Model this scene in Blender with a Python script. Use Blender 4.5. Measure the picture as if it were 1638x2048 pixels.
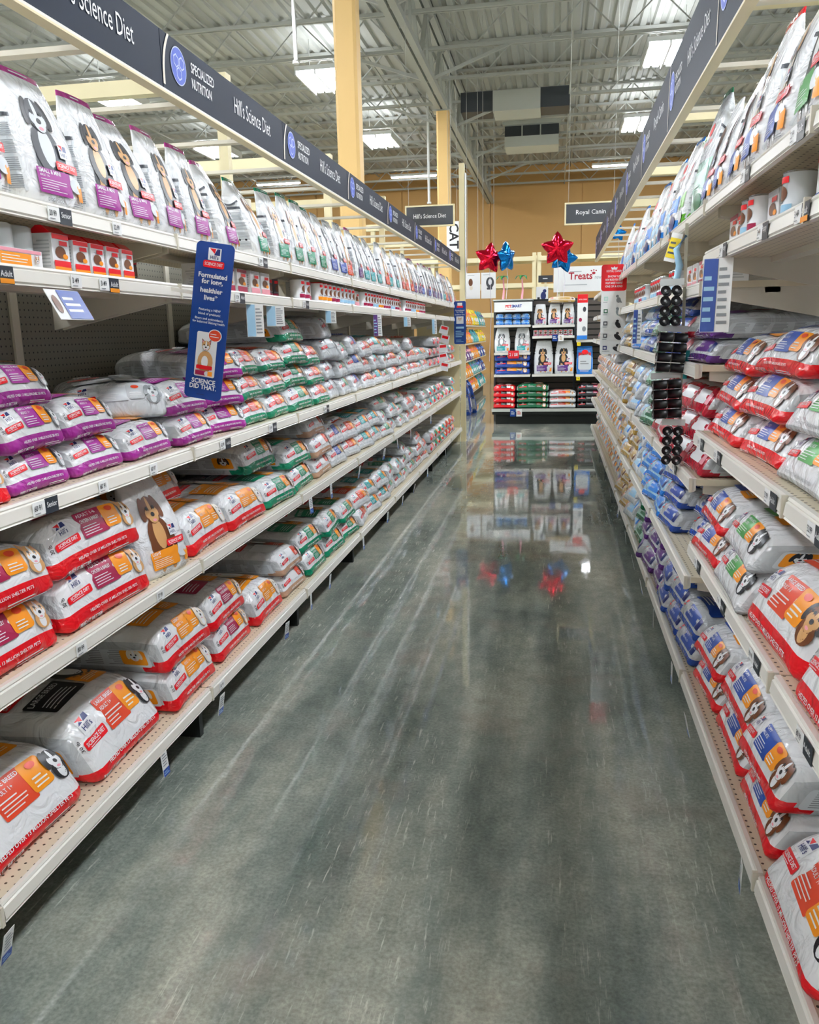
import bpy, math, random
import numpy as np
from mathutils import Matrix, Vector

for o in list(bpy.data.objects):
    bpy.data.objects.remove(o)
scene = bpy.context.scene
COL = scene.collection
RNG = random.Random(7)

# ------------------------------------------------------------------ camera
cam_data = bpy.data.cameras.new('camera')
cam = bpy.data.objects.new('camera', cam_data)
COL.objects.link(cam)
F_PX = 1640.0
cam_data.sensor_fit = 'HORIZONTAL'
cam_data.sensor_width = 36.0
cam_data.lens = 36.0 * F_PX / 1638.0
cam_data.clip_start = 0.05
cam_data.clip_end = 200
d = Vector((293.0, -365.0, F_PX))            # aisle direction seen from the camera (x right, y down, z forward)
roll = 0.022
vy = -(F_PX * F_PX) / (293.0 * roll - 365.0)
v = Vector((roll * vy, vy, F_PX))            # plumb line direction
Yw = d.normalized(); Zw = -v.normalized(); Xw = Yw.cross(Zw)
# columns of camera matrix: camera x, y (up), z (back) in world axes
cm = Matrix(((Xw[0], -Xw[1], -Xw[2]), (Yw[0], -Yw[1], -Yw[2]), (Zw[0], -Zw[1], -Zw[2])))
cam.matrix_world = Matrix.Translation((0, 0, 1.49)) @ cm.to_4x4()
scene.camera = cam

# ------------------------------------------------------------------ world, exposure
scene.view_settings.view_transform = 'Standard'
scene.view_settings.look = 'None'
scene.view_settings.gamma = 1.0
scene.view_settings.use_curve_mapping = False
scene.view_settings.exposure = 0.5
W = bpy.data.worlds.new('store_air')
scene.world = W
W.use_nodes = True
W.node_tree.nodes['Background'].inputs[0].default_value = (0.9, 0.95, 1.0, 1)
W.node_tree.nodes['Background'].inputs[1].default_value = 0.15
LAMP_DOWN = 66.0
FILL_UP = 5.0

# ------------------------------------------------------------------ materials
def lin(h):
    h = h.lstrip('#')
    c = [int(h[i:i + 2], 16) / 255 for i in (0, 2, 4)]
    return tuple(x / 12.92 if x <= 0.04045 else ((x + 0.055) / 1.055) ** 2.4 for x in c) + (1,)

MATS = {}
def mat(name, hexc, rough=0.5, spec=0.5, metal=0.0, bump=0.0, bscale=30.0, coat=0.0, emit=0.0, vary=0.0):
    if name in MATS: return MATS[name]
    m = bpy.data.materials.new(name); m.use_nodes = True
    nt = m.node_tree; b = nt.nodes['Principled BSDF']
    b.inputs['Base Color'].default_value = lin(hexc)
    b.inputs['Roughness'].default_value = rough
    b.inputs['Specular IOR Level'].default_value = spec
    b.inputs['Metallic'].default_value = metal
    b.inputs['Coat Weight'].default_value = coat
    if emit:
        b.inputs['Emission Color'].default_value = lin(hexc)
        b.inputs['Emission Strength'].default_value = emit
    if bump or vary:
        tc = nt.nodes.new('ShaderNodeTexCoord')
        n = nt.nodes.new('ShaderNodeTexNoise'); n.inputs['Scale'].default_value = bscale
        n.inputs['Detail'].default_value = 3.0; n.inputs['Distortion'].default_value = 1.2
        nt.links.new(tc.outputs['Object'], n.inputs['Vector'])
        if bump:
            bp = nt.nodes.new('ShaderNodeBump'); bp.inputs['Strength'].default_value = bump
            bp.inputs['Distance'].default_value = 0.02
            nt.links.new(n.outputs['Fac'], bp.inputs['Height'])
            nt.links.new(bp.outputs['Normal'], b.inputs['Normal'])
        if vary:
            mx = nt.nodes.new('ShaderNodeMix'); mx.data_type = 'RGBA'; mx.blend_type = 'MULTIPLY'
            mx.inputs['Factor'].default_value = vary
            mx.inputs['A'].default_value = lin(hexc)
            nt.links.new(n.outputs['Fac'], mx.inputs['B'])
            nt.links.new(mx.outputs['Result'], b.inputs['Base Color'])
    MATS[name] = m
    return m

FILM = dict(white='#e6e8ea', silver='#bcc0c3', purple='#a12a92', red='#e3131f', maroon='#a3204b', orange='#f3971c', redorange='#dc4727',
            green='#0f8a64', tan='#c39b80', blue='#234aa3', navy='#1d2c6c', teal='#2ba3a8', ltblue='#9fcdea', sky='#2a82dd', brown='#6d3f22',
            ltbrown='#cf9f68', black='#1d1e23', grey='#8b9094', dkgrey='#43464c', pink='#e79aa8', gold='#b8954f', violet='#5d2d80', rcred='#b3182f',
            lime='#62b52d', cream='#efe6d2', mint='#bfe3d6', magenta='#c23f96', yellow='#f2d822', beige='#e6dccb', lgreen='#3f9a45', pale='#d3d8dc',
            deepblue='#123f9a', bgreen='#1a6b45')
def film(c):
    return mat('film_' + c, FILM[c], rough=0.15, spec=0.55, bump=0.85, bscale=13.0)
def ink(c):
    return mat('ink_' + c, FILM[c], rough=0.32, spec=0.45)

M_CREAM = mat('powder_coat_cream', '#d9d3c3', 0.38, 0.5)
M_RAIL = mat('price_rail_plastic', '#e2dfd6', 0.3, 0.5)
M_RACK = mat('rack_paint_cream', '#e5d9b0', 0.45, 0.5)
M_KICK = mat('kick_black', '#101614', 0.5, 0.4)
M_STEEL = mat('roof_steel_paint', '#b4b6b0', 0.55, 0.4)
M_COLUMN = mat('column_paint_yellow', '#e3bd7b', 0.45, 0.4)
M_HEAD = mat('header_navy', '#0f1d30', 0.5, 0.15)
M_SLATE = mat('sign_slate', '#33383f', 0.25, 0.5)
M_WHITE = mat('sign_white', '#f2f3f2', 0.4, 0.4)
M_SIGNBLUE = mat('sign_blue', '#123f8c', 0.35, 0.4)
M_SIGNRED = mat('sign_red', '#d8222e', 0.35, 0.4)
M_DISC = mat('disc_blue', '#2f52c4', 0.4, 0.4)
M_LINE = mat('disc_line', '#b9c6f2', 0.4, 0.4)
M_DARKMET = mat('dark_duct', '#3a3f45', 0.5, 0.5)
M_DUCT = mat('duct_grey', '#c3c6bf', 0.5, 0.4)
M_LAMPH = mat('lamp_housing', '#e6e8e6', 0.5, 0.4)
M_TUBE = mat('lamp_tube_down', '#f4f8ff', emit=LAMP_DOWN)
M_FILL = mat('roof_fill_glow', '#f4f8ff', emit=FILL_UP)  # upward fill glow, added so the roof deck isn't dark
M_RIBBON = mat('ribbon', '#d9d4e0', 0.4)
M_ROLL = mat('roll_black', '#17181b', 0.35, 0.5)
M_CLEAR = mat('shrink_film', '#c9cfd0', 0.12, 0.8)
M_TIN = mat('tin', '#c8cccd', 0.25, 0.5, metal=0.8)

def dotted(name, hexc, axes, pitch, rad, dark):
    """a painted steel sheet pierced by rows of round holes, laid out in world metres"""
    m = bpy.data.materials.new(name); m.use_nodes = True
    nt = m.node_tree; b = nt.nodes['Principled BSDF']
    b.inputs['Roughness'].default_value = 0.4
    g = nt.nodes.new('ShaderNodeNewGeometry'); s = nt.nodes.new('ShaderNodeSeparateXYZ')
    nt.links.new(g.outputs['Position'], s.inputs[0])
    sq = []
    for a in axes:
        mo = nt.nodes.new('ShaderNodeMath'); mo.operation = 'PINGPONG'; mo.inputs[1].default_value = pitch / 2
        nt.links.new(s.outputs[a], mo.inputs[0])
        p = nt.nodes.new('ShaderNodeMath'); p.operation = 'POWER'; p.inputs[1].default_value = 2
        nt.links.new(mo.outputs[0], p.inputs[0]); sq.append(p)
    ad = nt.nodes.new('ShaderNodeMath'); ad.operation = 'ADD'
    nt.links.new(sq[0].outputs[0], ad.inputs[0]); nt.links.new(sq[1].outputs[0], ad.inputs[1])
    lt = nt.nodes.new('ShaderNodeMath'); lt.operation = 'LESS_THAN'; lt.inputs[1].default_value = rad * rad
    nt.links.new(ad.outputs[0], lt.inputs[0])
    mx = nt.nodes.new('ShaderNodeMix'); mx.data_type = 'RGBA'
    mx.inputs['A'].default_value = lin(hexc); mx.inputs['B'].default_value = lin(dark)
    nt.links.new(lt.outputs[0], mx.inputs['Factor']); nt.links.new(mx.outputs['Result'], b.inputs['Base Color'])
    return m
M_DECK = dotted('shelf_perforated', '#d8ccb2', ('X', 'Y'), 0.026, 0.0036, '#3a3324')
M_PEG = dotted('pegboard', '#7d7a6e', ('Y', 'Z'), 0.0254, 0.0035, '#0b0b0a')

def floor_mat():
    m = bpy.data.materials.new('polished_concrete'); m.use_nodes = True
    nt = m.node_tree; b = nt.nodes['Principled BSDF']; L = nt.links
    g = nt.nodes.new('ShaderNodeNewGeometry')
    def noise(scale, detail=4, vec=None, rough=0.6):
        n = nt.nodes.new('ShaderNodeTexNoise'); n.inputs['Scale'].default_value = scale
        n.inputs['Detail'].default_value = detail; n.inputs['Roughness'].default_value = rough
        L.new((vec or g.outputs['Position']), n.inputs['Vector']); return n
    def ramp(src, stops):
        r = nt.nodes.new('ShaderNodeValToRGB'); e = r.color_ramp.elements
        e[0].position, e[0].color = stops[0][0], stops[0][1]
        e[1].position, e[1].color = stops[-1][0], stops[-1][1]
        for p, c in stops[1:-1]:
            x = e.new(p); x.color = c
        L.new(src, r.inputs[0]); return r
    def mix(kind, fac, A, B):
        x = nt.nodes.new('ShaderNodeMix'); x.data_type = 'RGBA'; x.blend_type = kind
        for sock, val in (('Factor', fac), ('A', A), ('B', B)):
            if hasattr(val, 'default_value') or hasattr(val, 'is_linked'): L.new(val, x.inputs[sock])
            else: x.inputs[sock].default_value = val
        return x.outputs['Result']
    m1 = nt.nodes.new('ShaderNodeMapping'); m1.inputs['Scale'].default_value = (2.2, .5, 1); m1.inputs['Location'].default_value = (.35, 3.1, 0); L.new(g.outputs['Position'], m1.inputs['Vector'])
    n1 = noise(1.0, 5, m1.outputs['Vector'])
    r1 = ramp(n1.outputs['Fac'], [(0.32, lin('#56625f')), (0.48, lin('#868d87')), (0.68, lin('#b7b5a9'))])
    n2 = noise(9, 6, rough=0.75)
    r2 = ramp(n2.outputs['Fac'], [(0.25, (0.68, 0.71, 0.69, 1)), (0.75, (1.25, 1.23, 1.18, 1))])
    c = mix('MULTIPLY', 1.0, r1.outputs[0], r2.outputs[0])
    n3 = noise(90, 3)
    r3 = ramp(n3.outputs['Fac'], [(0.3, (0.7, 0.7, 0.7, 1)), (0.7, (1.25, 1.25, 1.25, 1))])
    c = mix('MULTIPLY', 0.8, c, r3.outputs[0])
    # warm brownish blotches
    n4 = noise(2.3, 3)
    r4 = ramp(n4.outputs['Fac'], [(0.56, (0, 0, 0, 1)), (0.72, (0.35, 0.35, 0.35, 1))])
    c = mix('MIX', r4.outputs[0], c, lin('#8d7c72'))
    # pale scuff streaks running along the aisle
    mp = nt.nodes.new('ShaderNodeMapping'); mp.inputs['Scale'].default_value = (80, 7, 1)
    mp.inputs['Rotation'].default_value = (0, 0, 0.03)
    L.new(g.outputs['Position'], mp.inputs['Vector'])
    s1 = noise(1.0, 5, mp.outputs['Vector'], 0.7)
    t1 = ramp(s1.outputs['Fac'], [(0.575, (0, 0, 0, 1)), (0.66, (1, 1, 1, 1))])
    mq = nt.nodes.new('ShaderNodeMapping'); mq.inputs['Scale'].default_value = (2.6, .35, 1); L.new(g.outputs['Position'], mq.inputs['Vector'])
    s2 = noise(1.0, 3, mq.outputs['Vector'])
    t2 = ramp(s2.outputs['Fac'], [(0.46, (0, 0, 0, 1)), (0.6, (0.6, 0.6, 0.6, 1))])
    k = mix('MULTIPLY', 1.0, t1.outputs[0], t2.outputs[0])
    c = mix('MIX', k, c, lin('#dcdccf'))
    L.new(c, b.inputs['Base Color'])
    rr = ramp(n2.outputs['Fac'], [(0.3, (0.02, 0.02, 0.02, 1)), (0.8, (0.07, 0.07, 0.07, 1))])
    L.new(rr.outputs[0], b.inputs['Roughness'])
    b.inputs['Specular IOR Level'].default_value = 0.75
    bp = nt.nodes.new('ShaderNodeBump'); bp.inputs['Strength'].default_value = 0.02; bp.inputs['Distance'].default_value = 0.02
    n5 = noise(5, 3); L.new(n5.outputs['Fac'], bp.inputs['Height']); L.new(bp.outputs['Normal'], b.inputs['Normal'])
    return m

# ------------------------------------------------------------------ mesh helpers
class MB:
    """collects vertices and faces with a material each; link() makes ONE mesh object"""
    def __init__(s): s.v, s.f, s.m, s.mats, s.smooth = [], [], [], [], []
    def mi(s, m):
        if m not in s.mats: s.mats.append(m)
        return s.mats.index(m)
    def add(s, vs, fs, m, smooth=False):
        o = len(s.v); i = s.mi(m)
        s.v.extend([tuple(map(float, p)) for p in vs])
        for f in fs:
            s.f.append(tuple(o + k for k in f)); s.m.append(i); s.smooth.append(smooth)
        return s
    def box(s, x0, x1, y0, y1, z0, z1, m):
        vs = [(x, y, z) for z in (z0, z1) for y in (y0, y1) for x in (x0, x1)]
        return s.add(vs, [(0, 2, 3, 1), (4, 5, 7, 6), (0, 1, 5, 4), (2, 6, 7, 3), (0, 4, 6, 2), (1, 3, 7, 5)], m)
    def prism(s, prof, axis, a, b, m):
        """closed 2-D profile pushed along an axis"""
        n = len(prof); vs = []
        for t in (a, b):
            for p, q in prof:
                vs.append({'x': (t, p, q), 'y': (p, t, q), 'z': (p, q, t)}[axis])
        fs = [(i, (i + 1) % n, n + (i + 1) % n, n + i) for i in range(n)]
        fs += [tuple(range(n - 1, -1, -1)), tuple(range(n, 2 * n))]
        return s.add(vs, fs, m)
    def bar(s, p, q, w, m, h=None):
        p, q = Vector(p), Vector(q); t = (q - p).normalized()
        u = t.cross(Vector((0, 0, 1)) if abs(t.z) < 0.95 else Vector((0, 1, 0))).normalized(); n = u.cross(t)
        h = w if h is None else h
        vs = [c + u * a * w / 2 + n * b_ * h / 2 for c in (p, q) for a, b_ in ((-1, -1), (1, -1), (1, 1), (-1, 1))]
        return s.add(vs, [(0, 1, 5, 4), (1, 2, 6, 5), (2, 3, 7, 6), (3, 0, 4, 7), (3, 2, 1, 0), (4, 5, 6, 7)], m)
    def tube(s, pts, r, m, n=8):
        """round tube along points; r a number or one radius per point"""
        pts = [Vector(p) for p in pts]; k = len(pts)
        rs = r if isinstance(r, (list, tuple)) else [r] * k
        vs = []
        for i, p in enumerate(pts):
            t = (pts[min(i + 1, k - 1)] - pts[max(i - 1, 0)]).normalized()
            u = t.cross(Vector((0, 0, 1)) if abs(t.z) < 0.95 else Vector((1, 0, 0))).normalized(); w = t.cross(u)
            vs += [p + (u * math.cos(2 * math.pi * j / n) + w * math.sin(2 * math.pi * j / n)) * rs[i] for j in range(n)]
        fs = [(i * n + j, i * n + (j + 1) % n, (i + 1) * n + (j + 1) % n, (i + 1) * n + j) for i in range(k - 1) for j in range(n)]
        fs += [tuple(range(n)), tuple((k - 1) * n + j for j in range(n - 1, -1, -1))]
        return s.add(vs, fs, m, True)
    def mesh(s, name):
        me = bpy.data.meshes.new(name); me.from_pydata(s.v, [], s.f)
        for m in s.mats: me.materials.append(m)
        me.polygons.foreach_set('material_index', s.m)
        me.polygons.foreach_set('use_smooth', s.smooth)
        me.update(); return me
    def link(s, name, parent=None, kind=None, linked=True):
        o = bpy.data.objects.new(name, s.mesh(name))
        if linked: COL.objects.link(o)
        if parent: o.parent = parent
        if kind: o['kind'] = kind
        return o

LABELS = {}
def tag(o, label, cat, group=None, kind=None):
    o['label'] = label; o['category'] = cat
    if group: o['group'] = group
    if kind: o['kind'] = kind
    LABELS.setdefault(label, []).append(o.name)
    return o
def empty(name, loc=(0, 0, 0), rz=0.0, linked=True):
    o = bpy.data.objects.new(name, None); o.empty_display_size = 0.1
    o.location = loc; o.rotation_euler = (0, 0, rz)
    if linked: COL.objects.link(o)
    return o
KIDS = {}
def kid(o, parent):
    o.parent = parent; KIDS.setdefault(parent.name, []).append(o); return o
def clone(proto, loc, rot=(0, 0, 0), scale=(1, 1, 1)):
    """a copy of a thing, of its parts and of their sub-parts"""
    c = proto.copy(); COL.objects.link(c)
    c.location = loc; c.rotation_euler = rot; c.scale = scale
    for ch in KIDS.get(proto.name, []):
        k = ch.copy(); COL.objects.link(k); k.parent = c
        for g in KIDS.get(ch.name, []):
            q = g.copy(); COL.objects.link(q); q.parent = k
    return c
ORD = lambda n: f"{n}{'th' if 10 <= n % 100 <= 20 else {1: 'st', 2: 'nd', 3: 'rd'}.get(n % 10, 'th')}"

# ------------------------------------------------------------------ printed art (flat print laid on real surfaces)
_GLYPH = {}
def glyphs(txt, bold=0.0):
    key = (txt, bold)
    if key not in _GLYPH:
        cu = bpy.data.curves.new('t', 'FONT'); cu.body = txt; cu.size = 1.0; cu.resolution_u = 2; cu.offset = bold
        ob = bpy.data.objects.new('t', cu); COL.objects.link(ob)
        bpy.context.view_layer.update()
        me = bpy.data.meshes.new_from_object(ob.evaluated_get(bpy.context.evaluated_depsgraph_get()))
        vs = np.array([v.co[:2] for v in me.vertices]) if len(me.vertices) else np.zeros((0, 2))
        fs = [tuple(p.vertices) for p in me.polygons]
        bpy.data.objects.remove(ob); bpy.data.curves.remove(cu); bpy.data.meshes.remove(me)
        if len(vs): vs = vs - vs.min(0)
        _GLYPH[key] = (vs, fs, (vs.max(0) if len(vs) else np.array([1, 1])))
    return _GLYPH[key]

class Art:
    """layered flat shapes in label metres (x across, y up); later shapes lie on top of earlier ones"""
    def __init__(s): s.items = []; s.k = 0
    def put(s, vs, fs, m): s.items.append((np.asarray(vs, float), fs, m, s.k)); s.k += 1
    def blob(s, out, m, rings=3):
        out = np.asarray(out, float); c = out.mean(0); n = len(out)
        vs = [c]
        for r in range(1, rings + 1): vs.extend(c + (out - c) * (r / rings))
        fs = [(0, 1 + j, 1 + (j + 1) % n) for j in range(n)]
        for r in range(rings - 1):
            a, b = 1 + r * n, 1 + (r + 1) * n
            fs += [(a + j, b + j, b + (j + 1) % n, a + (j + 1) % n) for j in range(n)]
        s.put(vs, fs, m)
    def rect(s, x0, y0, x1, y1, m, rad=0.0, skew=0.0, n=5):
        pts = []
        if rad:
            rad = min(rad, abs(x1 - x0) / 2.01, abs(y1 - y0) / 2.01)
            for cx, cy, a0 in ((x1 - rad, y0 + rad, -90), (x1 - rad, y1 - rad, 0), (x0 + rad, y1 - rad, 90), (x0 + rad, y0 + rad, 180)):
                for i in range(5):
                    a = math.radians(a0 + i * 22.5); pts.append((cx + rad * math.cos(a), cy + rad * math.sin(a)))
        else:
            c = [(x0, y0), (x1, y0), (x1, y1), (x0, y1)]
            for i in range(4):
                p, q = c[i], c[(i + 1) % 4]
                pts += [(p[0] + (q[0] - p[0]) * t / n, p[1] + (q[1] - p[1]) * t / n) for t in range(n)]
        if skew: pts = [(x + skew * (y - y0), y) for x, y in pts]
        s.blob(pts, m)
    def grid(s, x0, y0, x1, y1, m, nx=6, ny=4):
        vs = [(x0 + (x1 - x0) * i / nx, y0 + (y1 - y0) * j / ny) for j in range(ny + 1) for i in range(nx + 1)]
        s.put(vs, [(j * (nx + 1) + i, j * (nx + 1) + i + 1, (j + 1) * (nx + 1) + i + 1, (j + 1) * (nx + 1) + i) for j in range(ny) for i in range(nx)], m)
    def ell(s, cx, cy, rx, ry, m, rot=0.0, n=16, rings=2):
        a = [2 * math.pi * i / n for i in range(n)]; c, q = math.cos(rot), math.sin(rot)
        s.blob([(cx + rx * math.cos(t) * c - ry * math.sin(t) * q, cy + rx * math.cos(t) * q + ry * math.sin(t) * c) for t in a], m, rings)
    def text(s, txt, x, y, h, m, maxw=None, align=0, rot=0.0, bold=0.012, skew=0.0):
        vs, fs, mx = glyphs(txt, bold)
        if not len(vs): return
        k = h / 0.72; kx = k
        if maxw and mx[0] * k > maxw: kx = maxw / mx[0]
        p = vs * (kx, k); w = mx[0] * kx
        p[:, 0] -= w * (0.5 if align == 0 else (0 if align < 0 else 1))
        p[:, 0] += skew * p[:, 1]
        c, q = math.cos(rot), math.sin(rot)
        p = np.stack([p[:, 0] * c - p[:, 1] * q + x, p[:, 0] * q + p[:, 1] * c + y], 1)
        s.put(p, fs, m)
    def lines(s, x0, y0, x1, y1, n, m, frac=0.45, seed=1):
        """rows of print too fine to read"""
        r = random.Random(seed); vs, fs = [], []
        for i in range(n):
            yy = y1 - (y1 - y0) * (i + 0.5) / n; hh = abs(y1 - y0) / n * frac / 2
            xe = x0 + (x1 - x0) * r.uniform(0.6, 1.0)
            o = len(vs); k = 6
            for j in range(k + 1):
                xx = x0 + (xe - x0) * j / k
                vs += [(xx, yy - hh), (xx, yy + hh)]
            fs += [(o + 2 * j, o + 2 * j + 2, o + 2 * j + 3, o + 2 * j + 1) for j in range(k)]
        s.put(vs, fs, m)
    def dog(s, cx, cy, r, fur='ltbrown', mask='white', ear='brown', chest=True, nose='black'):
        I = ink
        if chest == 's':
            s.ell(cx, cy - 0.95 * r, 0.85 * r, 0.75 * r, I(fur)); s.ell(cx, cy - 1.0 * r, 0.4 * r, 0.6 * r, I(mask))
        elif chest:
            s.ell(cx, cy - 1.75 * r, 1.15 * r, 1.35 * r, I(fur)); s.ell(cx, cy - 1.6 * r, 0.55 * r, 1.0 * r, I(mask))
        if fur == 'ltbrown' and ear != 'black':
            for q in (-1, 1):
                s.blob([(cx + q * 0.25 * r, cy + 0.65 * r), (cx + q * 0.85 * r, cy + 0.25 * r), (cx + q * 0.9 * r, cy + 1.25 * r)], I(ear), 2)
                s.blob([(cx + q * 0.42 * r, cy + 0.62 * r), (cx + q * 0.74 * r, cy + 0.4 * r), (cx + q * 0.8 * r, cy + 1.0 * r)], I('pink'), 1)
        else:
            s.ell(cx - 0.8 * r, cy + 0.12 * r, 0.34 * r, 0.78 * r, I(ear), -0.22); s.ell(cx + 0.8 * r, cy + 0.12 * r, 0.34 * r, 0.78 * r, I(ear), 0.22)
        s.ell(cx, cy, 0.82 * r, 0.9 * r, I(fur)); s.ell(cx, cy + 0.2 * r, 0.16 * r, 0.66 * r, I(mask)); s.ell(cx - 0.4 * r, cy - 0.2 * r, 0.28 * r, 0.3 * r, I(mask), n=12, rings=1); s.ell(cx + 0.4 * r, cy - 0.2 * r, 0.28 * r, 0.3 * r, I(mask), n=12, rings=1)
        s.ell(cx, cy - 0.42 * r, 0.5 * r, 0.44 * r, I(mask))
        s.ell(cx - 0.36 * r, cy + 0.14 * r, 0.13 * r, 0.13 * r, I('black'), n=10, rings=1); s.ell(cx + 0.36 * r, cy + 0.14 * r, 0.13 * r, 0.13 * r, I('black'), n=10, rings=1)
        s.ell(cx, cy - 0.28 * r, 0.2 * r, 0.15 * r, I(nose), n=10, rings=1); s.ell(cx, cy - 0.66 * r, 0.2 * r, 0.09 * r, I('pink'), n=10, rings=1)
    def logo(s, cx, cy, u):
        """small square mark: red wedge, blue wedges, name, and the red plate below it"""
        s.rect(cx - u, cy - 0.75 * u, cx + u, cy + 1.1 * u, ink('white'))
        s.blob([(cx - 0.9 * u, cy + 1.05 * u), (cx - 0.1 * u, cy + 0.35 * u), (cx + 0.1 * u, cy + 1.05 * u)], ink('red'), 1)
        s.blob([(cx - 0.05 * u, cy + 0.25 * u), (cx + 0.9 * u, cy + 0.25 * u), (cx + 0.9 * u, cy + 1.05 * u), (cx + 0.3 * u, cy + 1.05 * u)], ink('navy'), 1)
        s.blob([(cx - 0.9 * u, cy + 0.25 * u), (cx - 0.2 * u, cy + 0.25 * u), (cx - 0.55 * u, cy + 0.6 * u)], ink('navy'), 1)
        s.text("Hill's", cx, cy - 0.5 * u, 0.55 * u, ink('navy'), 1.7 * u)
    def plate(s, cx, cy, w, h, skew=0.0):
        s.rect(cx - w / 2, cy - h / 2, cx + w / 2, cy + h / 2, ink('red'), h * 0.25, skew)
        s.text('SCIENCE DIET', cx, cy - h * 0.16, h * 0.42, ink('white'), w * 0.86, bold=0.02)
        s.lines(cx - w * 0.35, cy - h * 0.4, cx + w * 0.35, cy - h * 0.26, 1, ink('white'))
    def build(s, name, fn, e0=0.0016, de=0.00028, parent=None, flip=False):
        mb = MB()
        for vs, fs, m, k in s.items:
            P = fn(vs[:, 0], vs[:, 1], e0 + de * min(k, 14) + 0.00004 * k)
            mb.add(P, fs if not flip else [f[::-1] for f in fs], m, True)
        o = mb.link(name, None, linked=False)
        return kid(o, parent) if parent else o
def flat_fn(y=0.0):
    """art on a flat board facing local -Y"""
    return lambda x, z, e: np.stack([x, np.full_like(x, y) - e, z], 1)
def flat_back_fn(y=0.0):
    return lambda x, z, e: np.stack([-x, np.full_like(x, y) + e, z], 1)

# ------------------------------------------------------------------ bag shapes
def sines(seed, n=5, lo=8, hi=26):
    r = np.random.RandomState(seed)
    ks = r.uniform(-1, 1, (n, 3)); ks /= np.linalg.norm(ks, axis=1)[:, None]; ks *= r.uniform(lo, hi, (n, 1))
    ph = r.uniform(0, 6.28, n); am = 10.0 / np.linalg.norm(ks, axis=1)
    return lambda p: (np.sin(p @ ks.T + ph) * am).sum(1) / n

class LyingBag:
    """a full bag lying flat; local -Y is the end towards the aisle, Z up, origin at the bottom of that end"""
    def __init__(s, w, L, t, seed, tilt=0.03, r=0.03, wr=0.007):
        s.h = np.array([w / 2, L / 2, t / 2]); s.w, s.L, s.t = w, L, t
        s.r = min(r, t * 0.46); s.tilt = tilt; s.wr = wr
        s.n1, s.n2, s.n3 = sines(seed), sines(seed + 50), sines(seed + 90, 5, 25, 60)
    def S(s, q, e=0.0):
        p0 = q * s.h; inner = np.clip(p0, -(s.h - s.r), s.h - s.r); dd = p0 - inner
        n = dd / (np.linalg.norm(dd, axis=1)[:, None] + 1e-9)
        p = inner + n * s.r
        fx = p[:, 0] / s.h[0]; fy = p[:, 1] / s.h[1]; fz = (p[:, 2] / s.h[2] + 1) / 2
        out = p.copy(); out[:, 2] += s.h[2]; out[:, 1] += s.h[1]
        out[:, 2] *= 1 - 0.20 * np.abs(fx) ** 4 - np.where(fy > 0, 0.28, 0.08) * np.abs(fy) ** 5 + .05 * (1 - fx ** 2)
        out[:, 1] += s.tilt * fz * (1 - (fy + 1) / 2) - (0.012 * (1 - fx ** 2) * np.sin(np.pi * np.clip(fz, 0, 1)) + .012 * (1 - fz) * np.abs(fx) ** 3) * (fy < 0)
        k = s.wr * (0.25 + 0.75 * fz)
        out[:, 2] += k * s.n1(p) * np.clip(fz * 2, 0, 1) * 1.6
        out[:, 1] += k * s.n2(p) * 1.6 * (fy < 0.2)
        out[:, 0] += k * s.n3(p) * 0.8
        out += n * (0.0018 * s.n3(p * 1.3))[:, None] * np.clip(fz * 3, 0, 1)[:, None]
        return out + n * np.asarray(e).reshape(-1, 1) if np.ndim(e) else out + n * e
    def front(s, x, y, e):
        q = np.zeros((len(x), 3)); q[:, 0] = np.clip(x / s.h[0], -1, 1)
        up = y <= s.t
        q[:, 1] = np.where(up, -1, -1 + 2 * (y - s.t) / s.L); q[:, 2] = np.where(up, 2 * y / s.t - 1, 1)
        return s.S(q, e)
    def side(s, sg):
        def fn(x, y, e):    # x: distance back from the end, y: height
            q = np.zeros((len(x), 3)); q[:, 0] = sg; q[:, 1] = -1 + 2 * x / s.L; q[:, 2] = 2 * y / s.t - 1
            return s.S(q, e)
        return fn
    def body(s, pick, n=(16, 18, 9)):
        def warp(k):
            a = np.linspace(-1, 1, k + 1); return np.sign(a) * np.abs(a) ** 0.75
        vid, V, Fs, Ms = {}, [], [], []
        for ax in range(3):
            u, w_ = (ax + 1) % 3, (ax + 2) % 3
            A, B = warp(n[u]), warp(n[w_])
            for sg in (-1, 1):
                for i in range(n[u]):
                    for j in range(n[w_]):
                        ids, cen = [], np.zeros(3)
                        for a, b in ((A[i], B[j]), (A[i + 1], B[j]), (A[i + 1], B[j + 1]), (A[i], B[j + 1])):
                            q = np.zeros(3); q[ax] = sg; q[u] = a; q[w_] = b; cen += q / 4
                            k = tuple(np.round(q, 4))
                            if k not in vid: vid[k] = len(V); V.append(q)
                            ids.append(vid[k])
                        Fs.append(tuple(ids if sg > 0 else ids[::-1])); Ms.append(pick(cen))
        P = s.S(np.array(V)); mb = MB(); mb.v = [tuple(p) for p in P]
        mb.f = Fs; mb.m = [mb.mi(film(m)) for m in Ms]; mb.smooth = [True] * len(Fs)
        return mb

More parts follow.
